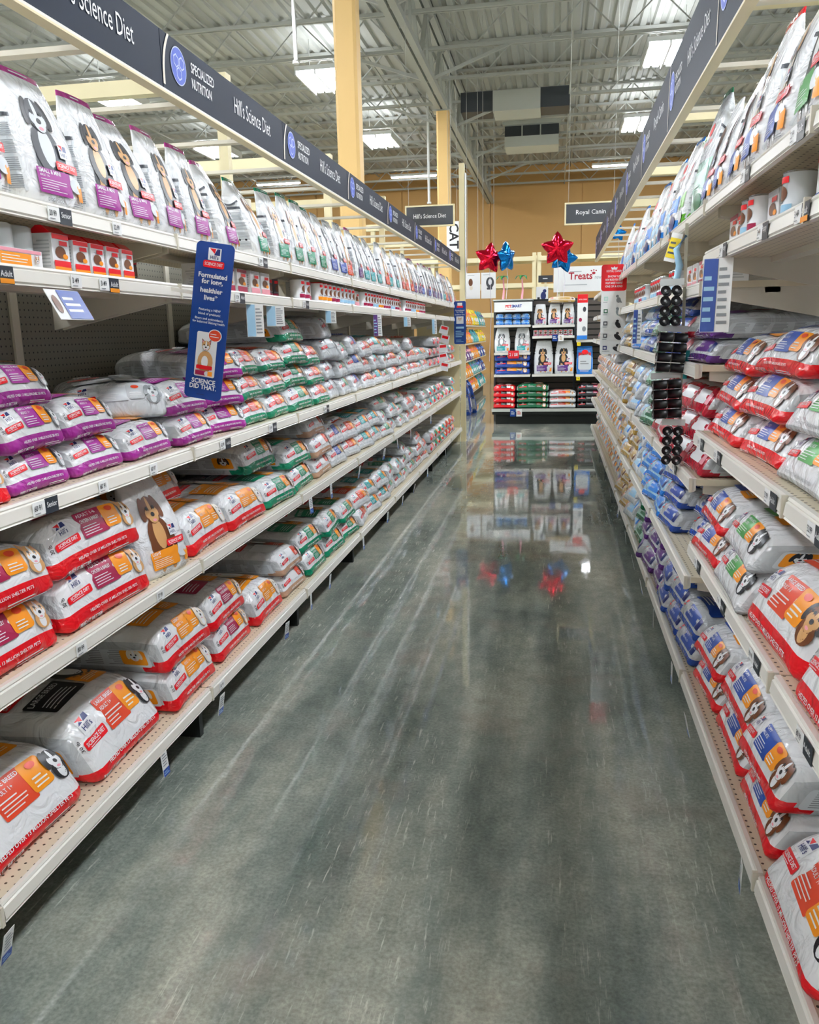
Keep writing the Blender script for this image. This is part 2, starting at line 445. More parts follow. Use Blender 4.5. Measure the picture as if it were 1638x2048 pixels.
class StandBag:
    """a gusseted bag standing up, front towards local -Y, sealed flat at the top"""
    def __init__(s, w, h, t, seed, lean=0.03, wr=0.005, top=0.72):
        s.w, s.h, s.t, s.lean, s.wr, s.top = w, h, t, lean, wr, top
        s.n1, s.n2 = sines(seed), sines(seed + 31, 5, 20, 50)
        s.sx = ((seed * 37) % 11 - 5) / 5.0
    def dims(s, v):
        hw = s.w / 2 * (1 - (1 - s.top) * np.clip((v - 0.45) / 0.55, 0, 1) ** 1.4) * (1 - 0.04 * (1 - v) ** 4)
        th = s.t / 2 * (1 - np.clip(v * 1.03, 0, 1) ** 1.55) ** 0.95 + 0.004
        return hw, th * (0.86 + 0.14 * np.clip(v / 0.12, 0, 1) ** 0.5)
    def bend(s, p, v):
        p = p.copy()
        p[:, 1] += s.lean * v ** 2 * 1.2; p[:, 0] += s.sx * 0.012 * v ** 3
        p[:, 1] += s.wr * s.n1(p) * 2.0 * np.clip(v * 4, 0, 1); p[:, 0] += s.wr * s.n2(p) * 0.7
        p[:, 2] -= 0.006 * np.abs(p[:, 0] / s.w * 2) ** 2 * np.clip(v, 0, 1)
        return p
    def front(s, x, y, e):
        v = np.clip(y / s.h, 0, 1); hw, th = s.dims(v); k = 4.0
        u = np.clip(x / (s.w / 2), -1, 1) * 0.97
        return s.bend(np.stack([u * hw, -th * (1 - np.abs(u) ** k) ** (1 / k) - e, y], 1), v)
    def side(s, sg):
        def fn(x, y, e):
            v = np.clip(y / s.h, 0, 1); hw, th = s.dims(v); k = 4.0; u = np.clip(x / (s.t / 2), -1, 1) * 0.95
            return s.bend(np.stack([sg * (hw * (1 - np.abs(u) ** k) ** (1 / k) + e), u * th * (-sg), y], 1), v)
        return fn
    def body(s, pick, nr=22, na=28):
        V, Fs, Ms = [], [], []
        vs = np.linspace(0, 1, nr + 1)
        a = (np.arange(na) + 0.5) / na * 2 * np.pi
        c, q = np.cos(a), np.sin(a); k = 4.0
        for v in vs:
            hw, th = s.dims(np.array([v])); hw, th = hw[0], th[0]
            P = np.stack([hw * np.sign(c) * np.abs(c) ** (2 / k), th * np.sign(q) * np.abs(q) ** (2 / k), np.full(na, v * s.h)], 1)
            V.extend(s.bend(P, np.full(na, v)))
        for i in range(nr):
            for j in range(na):
                Fs.append((i * na + j, i * na + (j + 1) % na, (i + 1) * na + (j + 1) % na, (i + 1) * na + j)); Ms.append(pick((vs[i] + vs[i + 1]) / 2, q[j], c[j]))
        Fs += [tuple(range(na))[::-1], tuple(nr * na + j for j in range(na))]; Ms += [pick(0, 0, 0), pick(1, 0, 0)]
        mb = MB(); mb.v = [tuple(p) for p in V]; mb.f = Fs; mb.m = [mb.mi(film(m)) for m in Ms]; mb.smooth = [True] * len(Fs)
        return mb

# ------------------------------------------------------------------ product kinds
BAG = {}
def lying(kind, band, panel, accent, txt, words, w=0.29, L=0.46, t=0.115, dog=('ltbrown', 'white', 'brown'), bandh=0.42, black=False, style='diet', base='white', sidec='silver', tilt=0.035, seeds=(1, 2), wtxt='30 lb', r=0.03):
    protos = []
    for sd in seeds:
        b = LyingBag(w, L, t, sd * 13 + len(kind), tilt, r)
        def pick(c):
            x, y, z = c
            if z < 2 * bandh - 1 and (y < -0.8): return band
            if z < -0.4 and y < -0.62 and abs(x) > 0.9: return band
            if abs(x) > 0.98 and z < 0.8: return sidec
            return base
        o = b.body(pick).link('kibble_bag', linked=False)
        a = Art(); I = ink
        if style == 'diet':
            u = t * 0.15
            a.logo(-0.31 * w, 0.88 * t, u); a.plate(-0.31 * w, 0.66 * t, 0.24 * w, 0.14 * t)
            a.rect(-0.15 * w, 0.56 * t, 0.13 * w, 1.06 * t, I(panel), 0.006)
            a.rect(0.11 * w, 0.60 * t, 0.29 * w, 1.06 * t, I(accent), 0.012)
            a.text(txt[0], -0.135 * w, 0.93 * t, 0.08 * t, I('white'), 0.24 * w, -1); a.text(txt[1], -0.135 * w, 0.83 * t, 0.055 * t, I('white'), 0.2 * w, -1)
            a.lines(-0.135 * w, 0.6 * t, 0.08 * w, 0.79 * t, 4, I('white'), 0.3, sd)
            a.lines(0.14 * w, 0.64 * t, 0.26 * w, 0.8 * t, 3, I('white'), 0.35, sd); a.ell(0.2 * w, 0.94 * t, 0.04 * w, 0.06 * t, I('redorange'))
            a.dog(0.37 * w, 0.86 * t, 0.05 * w + 0.08 * t, *dog, chest='s')
            a.text(wtxt, -0.45 * w, 0.62 * t, 0.07 * t, I('black'), 0.1 * w, -1, math.pi / 2)
            if bandh > 0.2:
                bt = 'grey' if band in ('white', 'silver') else 'white'
                a.text('HELPED OVER 13 MILLION SHELTER PETS', 0.0, 0.26 * t, 0.06 * t, I(bt), 0.7 * w)
                a.text('FEED IT BETTER', -0.28 * w, 0.1 * t, 0.07 * t, I(bt), 0.3 * w); a.lines(0.05 * w, 0.08 * t, 0.4 * w, 0.18 * t, 2, I(bt), 0.3, sd)
            # big front of the bag, lying upwards
            y0 = 1.22 * t; k = L * 0.9
            a.rect(-0.36 * w, y0 + 0.05 * k, 0.02 * w, y0 + 0.33 * k, I('black' if black else panel), 0.01, n=8)
            a.lines(-0.33 * w, y0 + 0.08 * k, -0.03 * w, y0 + 0.2 * k, 4, I('white'), 0.3, sd + 3)
            a.text(txt[0], -0.34 * w, y0 + 0.25 * k, 0.05 * k, I('white'), 0.32 * w, -1)
            a.rect(0.05 * w, y0 + 0.04 * k, 0.3 * w, y0 + 0.25 * k, I(accent), 0.01); a.lines(0.08 * w, y0 + 0.07 * k, 0.27 * w, y0 + 0.14 * k, 3, I('white'), 0.3, sd)
            a.dog(0.2 * w, y0 + 0.52 * k, 0.13 * w, *dog)
            a.rect(-0.38 * w, y0 + 0.42 * k, -0.05 * w, y0 + 0.5 * k, I('red'), 0.01)
            a.text('SCIENCE DIET', -0.215 * w, y0 + 0.44 * k, 0.035 * k, I('white'), 0.3 * w)
            a.logo(-0.21 * w, y0 + 0.58 * k, 0.09 * w)
        elif style == 'breed':
            a.ell(-0.34 * w, 0.92 * t, 0.045 * w, 0.08 * t, I('red')); a.lines(-0.44 * w, 0.72 * t, -0.24 * w, 0.8 * t, 1, I('red'), 0.6, sd)
            a.rect(-0.12 * w, 0.52 * t, 0.34 * w, 1.04 * t, I(panel), 0.008)
            a.text(txt[0], -0.09 * w, 0.84 * t, 0.1 * t, I('white'), 0.36 * w, -1); a.text(txt[1], -0.09 * w, 0.68 * t, 0.07 * t, I('white'), 0.3 * w, -1)
            a.lines(-0.42 * w, 0.5 * t, -0.18 * w, 0.66 * t, 3, I('grey'), 0.3, sd)
            a.rect(0.36 * w, 0.56 * t, 0.45 * w, 1.0 * t, I(accent), 0.005)
            a.text(wtxt, 0.3 * w, 0.12 * t, 0.1 * t, I('white' if band not in ('white', 'pale', 'beige', 'mint') else 'dkgrey'), 0.15 * w)
            a.lines(-0.4 * w, 0.1 * t, 0.1 * w, 0.26 * t, 2, I('white' if band not in ('white', 'pale', 'beige', 'mint') else 'grey'), 0.3, sd)
            y0 = 1.2 * t; k = L * 0.9
            a.rect(-0.4 * w, y0 + 0.03 * k, 0.4 * w, y0 + 0.2 * k, I(panel), 0.01, n=8); a.lines(-0.35 * w, y0 + 0.06 * k, 0.1 * w, y0 + 0.17 * k, 3, I('white'), 0.35, sd)
            a.ell(0.0, y0 + 0.42 * k, 0.16 * w, 0.11 * k, I('red')); a.dog(0.1 * w, y0 + 0.36 * k, 0.1 * w, *dog)
        a.build('end_print', b.front, parent=o)
        for sg in (-1, 1):
            g = Art()
            g.rect(0.10 * L, 0.24 * t, 0.9 * L, 0.74 * t, ink('pale' if sidec == 'silver' else sidec), 0.012)
            for i in range(5): g.lines(0.14 * L + i * 0.15 * L, 0.28 * t, 0.14 * L + (i + 0.8) * 0.15 * L, 0.7 * t, 8, ink('grey'), 0.4, sd + i)
            if style == 'diet' and t > 0.13: g.rect(0.12 * L, 0.3 * t, 0.3 * L, 0.7 * t, ink(accent), 0.01); g.dog(0.2 * L, 0.56 * t, 0.17 * t, *dog, chest=False)
            g.build('side_print', b.side(sg), parent=o)
        protos.append(o)
    BAG[kind] = (protos, words, w, t, L)

STAND = {}
def standing(kind, strip, panel, accent, txt, words, w=0.215, h=0.35, t=0.10, dog=('black', 'ltbrown', 'black'), style='diet', base='white', lower=None, seeds=(1, 2, 3), lean=0.035, top=0.72, wr=0.005):
    protos = []
    for sd in seeds:
        b = StandBag(w, h, t, sd * 17 + len(kind), lean * (0.6 + 0.4 * sd), wr, top)
        def pick(v, q, c):
            if v > 0.935: return strip
            if lower and v < lower[1]: return lower[0]
            return base
        o = b.body(pick).link('standing_bag', linked=False)
        a = Art(); I = ink
        if style == 'diet':
            a.ell(-0.02 * w, 0.30 * h, 0.27 * w, 0.2 * h, I(dog[0])); a.ell(-.14 * w, .2 * h, .07 * w, .16 * h, I(dog[1])); a.ell(.1 * w, .2 * h, .07 * w, .16 * h, I(dog[1])); a.dog(-0.05 * w, 0.66 * h, 0.2 * w, *dog)
            a.logo(0.2 * w, 0.42 * h, 0.055 * w * 1.4); a.plate(0.2 * w, 0.315 * h, 0.4 * w, 0.065 * h, 0.15)
            a.rect(-0.36 * w, 0.09 * h, 0.2 * w, 0.27 * h, I(panel), 0.004)
            a.text(txt[0], -0.33 * w, 0.232 * h, 0.022 * h * 1.4, I('white'), 0.46 * w, -1, bold=0.02); a.text(txt[1], -0.33 * w, 0.207 * h, 0.016 * h, I('white'), 0.4 * w, -1)
            a.lines(-0.33 * w, 0.105 * h, 0.12 * w, 0.195 * h, 5, I('white'), 0.28, sd)
            a.ell(0.3 * w, 0.19 * h, 0.12 * w, 0.055 * h, I('pale')); a.rect(0.32 * w, 0.08 * h, 0.44 * w, 0.2 * h, I(accent), 0.004)
            a.text('DOG FOOD', -0.12 * w, 0.035 * h, 0.026 * h, I('grey'), 0.4 * w); a.lines(0.2 * w, 0.03 * h, 0.42 * w, 0.06 * h, 2, I('grey'), 0.35, sd)
            a.lines(-0.2 * w, 0.955 * h, 0.2 * w, 0.985 * h, 1, I('white'), 0.35, sd)
        elif style == 'breed':
            a.ell(0, 0.7 * h, 0.13 * w, 0.05 * h, I('red')); a.text('ROYAL CANIN', 0, 0.58 * h, 0.035 * h, I('red'), 0.6 * w)
            a.lines(-0.3 * w, 0.44 * h, 0.3 * w, 0.54 * h, 3, I('grey'), 0.3, sd)
            a.rect(-0.4 * w, 0.22 * h, 0.4 * w, 0.4 * h, I(panel), 0.006); a.text(txt[0], -0.34 * w, 0.31 * h, 0.04 * h, I('white'), 0.66 * w, -1); a.lines(-0.34 * w, 0.24 * h, 0.2 * w, 0.29 * h, 2, I('white'), 0.35, sd)
            a.ell(0.18 * w, 0.12 * h, 0.2 * w, 0.07 * h, I(accent))
        elif style == 'litter':
            a.rect(-0.4 * w, 0.6 * h, 0.4 * w, 0.78 * h, I(panel), 0.006); a.text(txt[0], 0, 0.66 * h, 0.07 * h, I('white'), 0.7 * w); a.ell(0, 0.35 * h, 0.3 * w, 0.14 * h, I(accent))
            a.lines(-0.3 * w, 0.08 * h, 0.3 * w, 0.18 * h, 3, I('white'), 0.35, sd)
        a.build('front_print', b.front, parent=o)
        for sg in (-1, 1):
            g = Art()
            g.rect(-0.4 * t, 0.08 * h, 0.4 * t, 0.60 * h, ink('pale'), 0.004); g.rect(-0.4 * t, 0.6 * h, 0.4 * t, 0.63 * h, ink('dkgrey'))
            for i in range(4): g.lines(-0.34 * t, (0.1 + 0.12 * i) * h, 0.34 * t, (0.2 + 0.12 * i) * h, 7, ink('grey'), 0.4, sd + i)
            if t > 0.13:
                for i in range(4): g.ell((-0.24 + 0.16 * i) * t, 0.22 * h, 0.03 * t, 0.014 * h, ink('black'), n=8, rings=1)
                arc = [(-0.44 * t + 0.88 * t * i / 12, 0.70 * h - 0.05 * h * math.sin(math.pi * i / 12)) for i in range(13)]
                g.put([p for q in arc for p in ((q[0], q[1] - 0.008 * h), (q[0], q[1] + 0.014 * h))], [(2 * i, 2 * i + 2, 2 * i + 3, 2 * i + 1) for i in range(12)], ink('dkgrey'))
            g.build('side_print', b.side(sg), parent=o, flip=False)
        protos.append(o)
    STAND[kind] = (protos, words, w, h, t)

# ------------------------------------------------------------------ the building
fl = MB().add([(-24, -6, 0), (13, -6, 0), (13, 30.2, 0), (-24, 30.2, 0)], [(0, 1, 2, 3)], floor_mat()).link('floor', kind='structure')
ZR = 6.95
prof, x = [], -24.0
while x < 13:
    prof += [(x, ZR), (x + 0.10, ZR), (x + 0.13, ZR + 0.05), (x + 0.21, ZR + 0.05), (x + 0.24, ZR)]; x += 0.24
mb = MB(); n = len(prof)
mb.add([(p[0], y, p[1]) for y in (-6, 30.2) for p in prof], [(i, i + 1, n + i + 1, n + i) for i in range(n - 1)], M_STEEL)
mb.box(-24, 13, -6, 30.2, ZR + 0.08, ZR + 0.14, M_STEEL)
ceiling = mb.link('ceiling', kind='structure')
# open web joists across the store
jm = MB()
for dy in (-0.035, 0.035):
    jm.box(-23.9, 12.9, dy - 0.02, dy + 0.02, ZR - 0.055, ZR - 0.005, M_STEEL)
    jm.box(-23.9, 12.9, dy - 0.02, dy + 0.02, ZR - 0.66, ZR - 0.61, M_STEEL)
x = -23.8; up = False
while x < 12.2:
    jm.bar((x, 0, ZR - 0.63 if not up else ZR - 0.03), (x + 0.62, 0, ZR - 0.03 if not up else ZR - 0.63), 0.022, M_STEEL)
    up = not up; x += 0.62
jmesh = jm.mesh('joist')
for k in range(13):
    j = bpy.data.objects.new('joist', jmesh); COL.objects.link(j); j.parent = ceiling; j.location = (0, 8.6 + 1.74 * k, 0)
for X in (-13, -9.5, -6.4, -3.4, 0.2, 2.4, 5.2, 8.5):
    b = MB().bar((X, -6, ZR - 0.64), (X, 30, ZR - 0.64), 0.03, M_STEEL); b.bar((X + 0.2, -6, ZR - 0.09), (X + 0.2, 30, ZR - 0.09), 0.03, M_STEEL)
    b.link('bridging_rod', ceiling)
# the deep girder along the aisle that the columns carry
g = MB(); GX = -2.29; ZB = 5.78
for dx in (-0.07, 0.07):
    g.box(GX + dx - 0.05, GX + dx + 0.05, 4, 30, ZB, ZB + 0.10, M_STEEL); g.box(GX + dx - 0.05, GX + dx + 0.05, 4, 30, ZR - 0.12, ZR - 0.02, M_STEEL)
y = 4.2
while y < 29:
    g.bar((GX, y, ZB + 0.05), (GX, y + 0.87, ZR - 0.06), 0.07, M_STEEL); g.bar((GX, y + 0.87, ZR - 0.06), (GX, y + 1.74, ZB + 0.05), 0.05, M_STEEL)
    g.bar((GX, y + 0.87, ZB + 0.05), (GX, y + 0.87, ZR - 0.06), 0.04, M_STEEL); y += 1.74
g.link('girder', ceiling)
for k in range(2, 12, 2):
    y = 8.6 + 1.74 * k
    for sg in (-1, 1):
        MB().bar((GX, y, ZB + 0.03), (GX + sg * 1.5, y, ZR - 0.62), 0.05, M_STEEL).link('knee_brace', ceiling)
# walls
M_TAN = mat('wall_tan_paint', '#cfa468', 0.7, 0.3)
M_PALE = mat('wall_pale_paint', '#dcd8cc', 0.7, 0.3)
wb = MB().box(-24, 13, 30.05, 30.2, 0, 7, M_TAN).link('wall_back', kind='structure')
for k in range(12):
    x0 = -24 + k * 3.1
    MB().box(x0 + 0.012, min(x0 + 3.088, 13), 30.0, 30.05, 0, 6.95, M_TAN).link('panel', wb)
MB().box(-24.2, -24, -6, 30.2, 0, 7, M_PALE).link('wall_left', kind='structure')
MB().box(13, 13.2, -6, 30.2, 0, 7, M_PALE).link('wall_right', kind='structure')
MB().box(-24, 13, -6.2, -6, 0, 7, M_PALE).link('wall_front', kind='structure')

# columns
def column(X, Y, top, label):
    r = empty('column', (X, Y, 0)); tag(r, label, 'column')
    m = MB(); a = 0.125
    m.prism([(-a + .03, -a), (a - .03, -a), (a, -a + .03), (a, a - .03), (a - .03, a), (-a + .03, a), (-a, a - .03), (-a, -a + .03)], 'z', 0.02, top - 0.02, M_COLUMN); m.link('shaft', r)
    MB().box(-.2, .2, -.2, .2, 0, .02, M_STEEL).link('base_plate', r); MB().box(-.2, .2, -.16, .16, top - .02, top, M_STEEL).link('cap_plate', r)
column(-2.3, 9.6, ZB, 'thick yellow steel column rising behind the navy header, nearer of the two')
column(-2.28, 17.5, ZB, 'thinner looking yellow column meeting the roof girder behind the small slate sign')

# hanging lamps
def lamp_mesh():
    r = empty('high_bay_light', linked=False)
    m = MB(); m.box(-.4, .4, -.68, .68, .02, .1, M_LAMPH)
    for sx in (-.4, -.03, .37): m.box(sx, sx + .03, -.68, .68, -.05, .02, M_LAMPH)
    kid(m.link('housing', linked=False), r)
    for cx in (-.2, .2):
        for k in (-.08, 0.08):
            kid(MB().box(cx + k - .05, cx + k + .05, -.66, .66, -.012, .015, M_TUBE).link('tube', linked=False), r)
    kid(MB().box(-.32, .32, -.6, .6, .101, .115, M_FILL).link('roof_fill_strip', linked=False), r)  # added glowing strip on the housing top, brightens the roof deck
    kid(MB().bar((-.3, 0, .1), (-.3, 0, .78), .012, M_STEEL).bar((.3, 0, .1), (.3, 0, .78), .012, M_STEEL).link('hanger', linked=False), r)
    return r
lp = lamp_mesh(); nl = 0
rows = {-13.5: (.8, 'fourth row beyond the girder'), -8.75: (1.0, 'row over the second aisle over'), -4.4: (1.0, 'row beside the yellow columns'), 1.85: (.9, 'row over the short gondola'), 6.6: (.5, 'outer row past the short gondola')}
for X, (o, words) in rows.items():
    for k in range(6):
        y = -4.3 + 5.2 * k + (o - 1) * .5
        l = clone(lp, (X, y, 6.2)); nl += 1
        tag(l, f'white ceiling lamp with paired bright tubes, {ORD(k + 1)} in the {words}', 'lamp', 'high bay lamps under the roof')
def strip_light(X, Y, z, words):
    r = empty('strip_light', (X, Y, z)); tag(r, words, 'lamp', 'strip lamps along the far wall')
    MB().box(-.72, .72, -.07, .07, .03, .1, M_LAMPH).link('housing', r); MB().box(-.7, .7, -.05, .05, 0, .03, M_TUBE).link('tube', r)
    MB().bar((-.5, 0, .1), (-.5, 0, ZR - z - .62), .012, M_STEEL).bar((.5, 0, .1), (.5, 0, ZR - z - .62), .012, M_STEEL).link('hanger', r)

for X, w_ in ((-13.5, 'second aisle over, far end'), (-8.8, 'beyond the sloping header'), (-4.42, 'between the two columns'), (1.7, 'behind the short gondola header'), (6.6, 'outer row')):
    strip_light(X, 26.7, 6.2, f'slim white strip lamp hanging before the tan wall, {w_}')
# air unit under the roof
r = empty('air_unit', (-.67, 22.3, 5.93)); tag(r, 'beige rooftop air unit with dark louvred slot hanging under the joists', 'air unit')
MB().box(-.66, .66, -.4, .5, 0, .24, M_DUCT).box(-.66, .66, -.3, .5, .24, .52, M_DARKMET).box(-.7, .7, -.45, .5, .50, .58, M_DUCT).link('housing', r)
for k in range(2): MB().box(-.25 + k * .45, -.22 + k * .45, -.33, -.3, .25, .5, M_DUCT).link('divider', r)
MB().box(-.62, .62, -.34, .2, .58, .98, M_DUCT).link('duct', r)
r = empty('duct_box', (-.9, 19.3, 6.05)); tag(r, 'dark grey duct box with two wings above the beige air unit', 'duct')
MB().box(-.5, .5, -.4, .4, 0, .40, M_DUCT).link('body', r)
for sx, w_ in ((-1, 1.25), (1, 1.1)): MB().box(min(sx * .5, sx * (.5 + w_ * .55)), max(sx * .5, sx * (.5 + w_ * .55)), -.35, .35, .03, .42, M_DARKMET).link('wing', r)
# drop pipes
for X, Y, z0, words in ((-3.7, 12.3, 5.3, 'white sprinkler drop pipe hanging ahead of the thick column'), (-2.9, 19.6, 4.4, 'thin white drop rod hanging beside the thinner column')):
    p = MB().tube([(0, 0, 0), (0, 0, ZR - z0 - .02)], .028, M_LAMPH).tube([(0, 0, -.04), (0, 0, 0)], .05, M_LAMPH).link('ceiling_pipe'); p.location = (X, Y, z0); tag(p, words, 'pipe')

# ------------------------------------------------------------------ gondolas
XL, XR = -1.26, 0.50
LEFT = dict(T=1.825, S=1.665, Wd=1.11, L=.70, B=.20)
R1 = dict(T=1.905, S=1.735, Wd=1.125, L=.715, B=.20)
R2 = dict(T=1.905, S=1.64, Wd=1.355, M=.945, L=.575, B=.20)
BAY = 1.22
def gondola_bay(levels, shelf_depth):
    """local: X along the run 0..BAY, front edge of the shelves at y=0, back at y=+.6"""
    r = empty('gondola_bay', linked=False)
    kid(MB().box(0.004, BAY - .004, .635, .655, .16, 1.9, M_PEG).link('back_panel', linked=False), r)
    kid(MB().box(-.02, .02, .625, .68, 0, 2.32, M_CREAM).link('upright', linked=False), r)
    kid(MB().box(0, BAY, .14, .16, 0, .155, M_KICK).link('kick_plate', linked=False), r)
    kid(MB().box(-.015, .015, .05, .14, 0, .15, M_KICK).link('foot', linked=False), r)
    for nm, z in levels.items():
        dp = shelf_depth.get(nm, .632)
        m = MB(); m.box(.003, BAY - .003, 0.012, dp, z - .022, z, M_DECK)
        if nm != 'B':
            for xs in (.02, BAY - .03):     # side brackets under the shelf
                m.add([(xs, .04, z - .022), (xs, dp, z - .022), (xs, dp, z - .14), (xs, .04, z - .055), (xs + .01, .04, z - .022), (xs + .01, dp, z - .022), (xs + .01, dp, z - .14), (xs + .01, .04, z - .055)],
                      [(0, 1, 2, 3), (7, 6, 5, 4), (0, 3, 7, 4), (1, 5, 6, 2), (3, 2, 6, 7)], M_CREAM)
            m.box(.02, BAY - .02, dp * .45, dp * .45 + .05, z - .04, z - .022, M_CREAM)
        sh = kid(m.link('base_deck' if nm == 'B' else 'shelf', linked=False), r)
        q = MB()
        q.prism([(0.012, z + .003), (0.0, z + .003), (-.003, z - .003), (-.001, z - .007), (-.006, z - .010), (-.010, z - .037), (-.006, z - .041), (-.009, z - .045), (.004, z - .046), (.012, z - .04)], 'x', .006, BAY - .006, M_RAIL)
        q.box(BAY - .012, BAY - .002, -.013, .0, z - .047, z + .004, M_CREAM)
        kid(q.link('price_rail', linked=False), sh)
    return r
DL = {'T': .46, 'S': .46}
gl = gondola_bay(LEFT, DL); gr1 = gondola_bay(R1, DL); gr2 = gondola_bay(R2, DL)
YL0, YR0 = 0.26, -0.59
NB = ['opening', 'second', 'third', 'fourth', 'fifth', 'sixth', 'seventh', 'eighth', 'ninth', 'tenth']
for k in range(9):
    o = clone(gl, (XL, YL0 + k * BAY, 0), (0, 0, math.pi / 2))
    tag(o, f'cream steel shelving bay, {NB[k]} of the long blue-sign gondola', 'shelving', 'bays of the long gondola')
for k in range(10):
    o = clone(gr1 if k < 3 else gr2, (XR, YR0 + (k + 1) * BAY, 0), (0, 0, -math.pi / 2))
    tag(o, f'cream steel shelving bay, {NB[k]} of the gondola with the black roll strip', 'shelving', 'bays of the short gondola')
# backs of the two runs
for nm, x0, x1, y0, y1 in (('long', XL - .71, XL - .685, YL0, YL0 + 9 * BAY), ('short', XR + .685, XR + .71, YR0, YR0 + 10 * BAY)):
    p = MB().box(x0, x1, y0, y1, .0, 1.9, M_CREAM).link('gondola_spine'); tag(p, f'plain cream back sheet closing the {nm} gondola', 'panel')
# end panel and tall end post of the long gondola
YE = YL0 + 9 * BAY
p = MB().box(XL - .6, XL - .02, YE + .006, YE + .03, 0, 1.9, M_RACK).link('gondola_end'); tag(p, 'pale yellow end panel closing the long blue-sign gondola', 'panel')
r = empty('end_post', (XL + .02, YE + .07, 0)); tag(r, 'tall cream post with a lettered strip at the far end of the long gondola', 'post')
MB().box(-.035, .035, -.035, .035, 0, 3.62, M_RACK).link('shaft', r)
bn = MB().box(.04, .052, -.03, .05, 1.95, 3.5, M_WHITE).link('strip', r)
a = Art(); a.text('AQUATIC LIFE', 0, 0, .05, ink('black'), .8); o = a.build('lettering', lambda x, y, e: np.stack([np.full_like(x, .053) + e, y, 2.9 - x], 1)); COL.objects.link(o); o.parent = r
a = Art(); a.ell(0, 0, .03, .05, ink('pink')); a.ell(0, .08, .03, .06, ink('brown')); o = a.build('picture', lambda x, y, e: np.stack([np.full_like(x, .053) + e, x, 2.3 + y], 1)); COL.objects.link(o); o.parent = r

# ------------------------------------------------------------------ header signs
def header(h, brand, bw):
    """local: X along 0..BAY, front at y=0, bottom at z=0"""
    r = empty('header_sign', linked=False)
    kid(MB().box(.002, BAY - .002, 0, .02, .016, h, M_HEAD).link('panel', linked=False), r)
    t = MB(); t.box(0, BAY, -.008, .03, 0, .006, M_RACK); t.box(0, BAY, -.004, .03, .006, .016, M_RAIL); kid(t.link('trim_rail', linked=False), r)
    for bx in (.3, .9): kid(MB().box(bx, bx + .04, .02, .625, .04, .055, M_CREAM).link('bracket', linked=False), r)
    f = flat_fn(0.0)
    a = Art(); pts = [(.002 + .05 * (1 - math.cos(math.pi / 2 * i / 8)) * (i / 8), .03 + (h - .03) * i / 8) for i in range(9)]
    a.put([p for q in pts for p in ((q[0], q[1]), (q[0] + .014, q[1]))], [(2 * i, 2 * i + 1, 2 * i + 3, 2 * i + 2) for i in range(8)], ink('beige')); a.build('divider_line', f, .002, parent=r)
    a = Art(); cz = .03 + (h - .03) * .52; R = min(.075, h * .29)
    a.ell(.125, cz, R * 1.06, R * 1.06, M_LINE, n=32, rings=1); a.ell(.125, cz, R, R, M_DISC, n=32, rings=1)
    for hx, hz in ((0, -.42), (-.36, .22), (.36, .22)):
        for q, mm in ((.40, M_LINE), (.31, M_DISC)):
            a.blob([(.125 + R * (hx + q * math.cos(i * math.pi / 3 + .52)), cz + R * (hz + q * math.sin(i * math.pi / 3 + .52))) for i in range(6)], mm, 1)
    a.build('round_icon', f, .002, parent=r)
    a = Art(); a.text('SPECIALIZED', .225, cz + .008, .034, ink('white'), .2, -1); a.text('NUTRITION', .225, cz - .042, .034, ink('white'), .17, -1); a.build('category_lettering', f, .002, parent=r)
    a = Art(); a.text(brand, .83, cz - .028, .062, ink('white'), bw, bold=.0); a.build('brand_lettering', f, .002, parent=r)
    return r
hl = header(.192, "Hill's Science Diet", .42); hr = header(.31, "Hill's Science Diet", .5); hr2 = header(.31, 'Royal Canin', .42)
for k in range(9):
    o = clone(hl, (XL, YL0 + k * BAY, 2.263), (0, 0, math.pi / 2)); tag(o, f'navy header panel with round hexagon icon, {NB[k]} over the long blue-sign gondola', 'sign', 'header panels over the long gondola')
for k in range(10):
    o = clone(hr if k < 4 else hr2, (XR, YR0 + (k + 1) * BAY, 2.352), (0, 0, -math.pi / 2)); tag(o, f'navy header panel with round icon, {NB[k]} over the gondola with black rolls', 'sign', 'header panels over the short gondola')

# ------------------------------------------------------------------ hung signs
def board(name, loc, rot, w, h, t, m, label, cat, rad=0.0, edge=None):
    """upright board: origin at the bottom middle, front towards local -Y"""
    r = empty(name, loc, rot[2]); r.rotation_euler = rot; tag(r, label, cat)
    pts = []
    rad = min(rad, w / 2.01)
    if rad:
        for cx, cz, a0 in ((w / 2 - rad, rad, -90), (w / 2 - rad, h - rad, 0), (-w / 2 + rad, h - rad, 90), (-w / 2 + rad, rad, 180)):
            pts += [(cx + rad * math.cos(math.radians(a0 + i * 18)), cz + rad * math.sin(math.radians(a0 + i * 18))) for i in range(6)]
    else: pts = [(-w / 2, 0), (w / 2, 0), (w / 2, h), (-w / 2, h)]
    MB().prism(pts, 'y', 0, t, m).link('board', r)
    if edge:
        e = MB(); b = .02
        for x0, x1, z0, z1 in ((-w / 2 - b, w / 2 + b, -b, 0), (-w / 2 - b, w / 2 + b, h, h + b), (-w / 2 - b, -w / 2, 0, h), (w / 2, w / 2 + b, 0, h)): e.box(x0, x1, -.008, t + .004, z0, z1, edge)
        e.link('frame', r)
    return r
def art_on(r, a, name, y=0.0):
    o = a.build(name, flat_fn(y), .0015, .0003); COL.objects.link(o); o.parent = r; return o

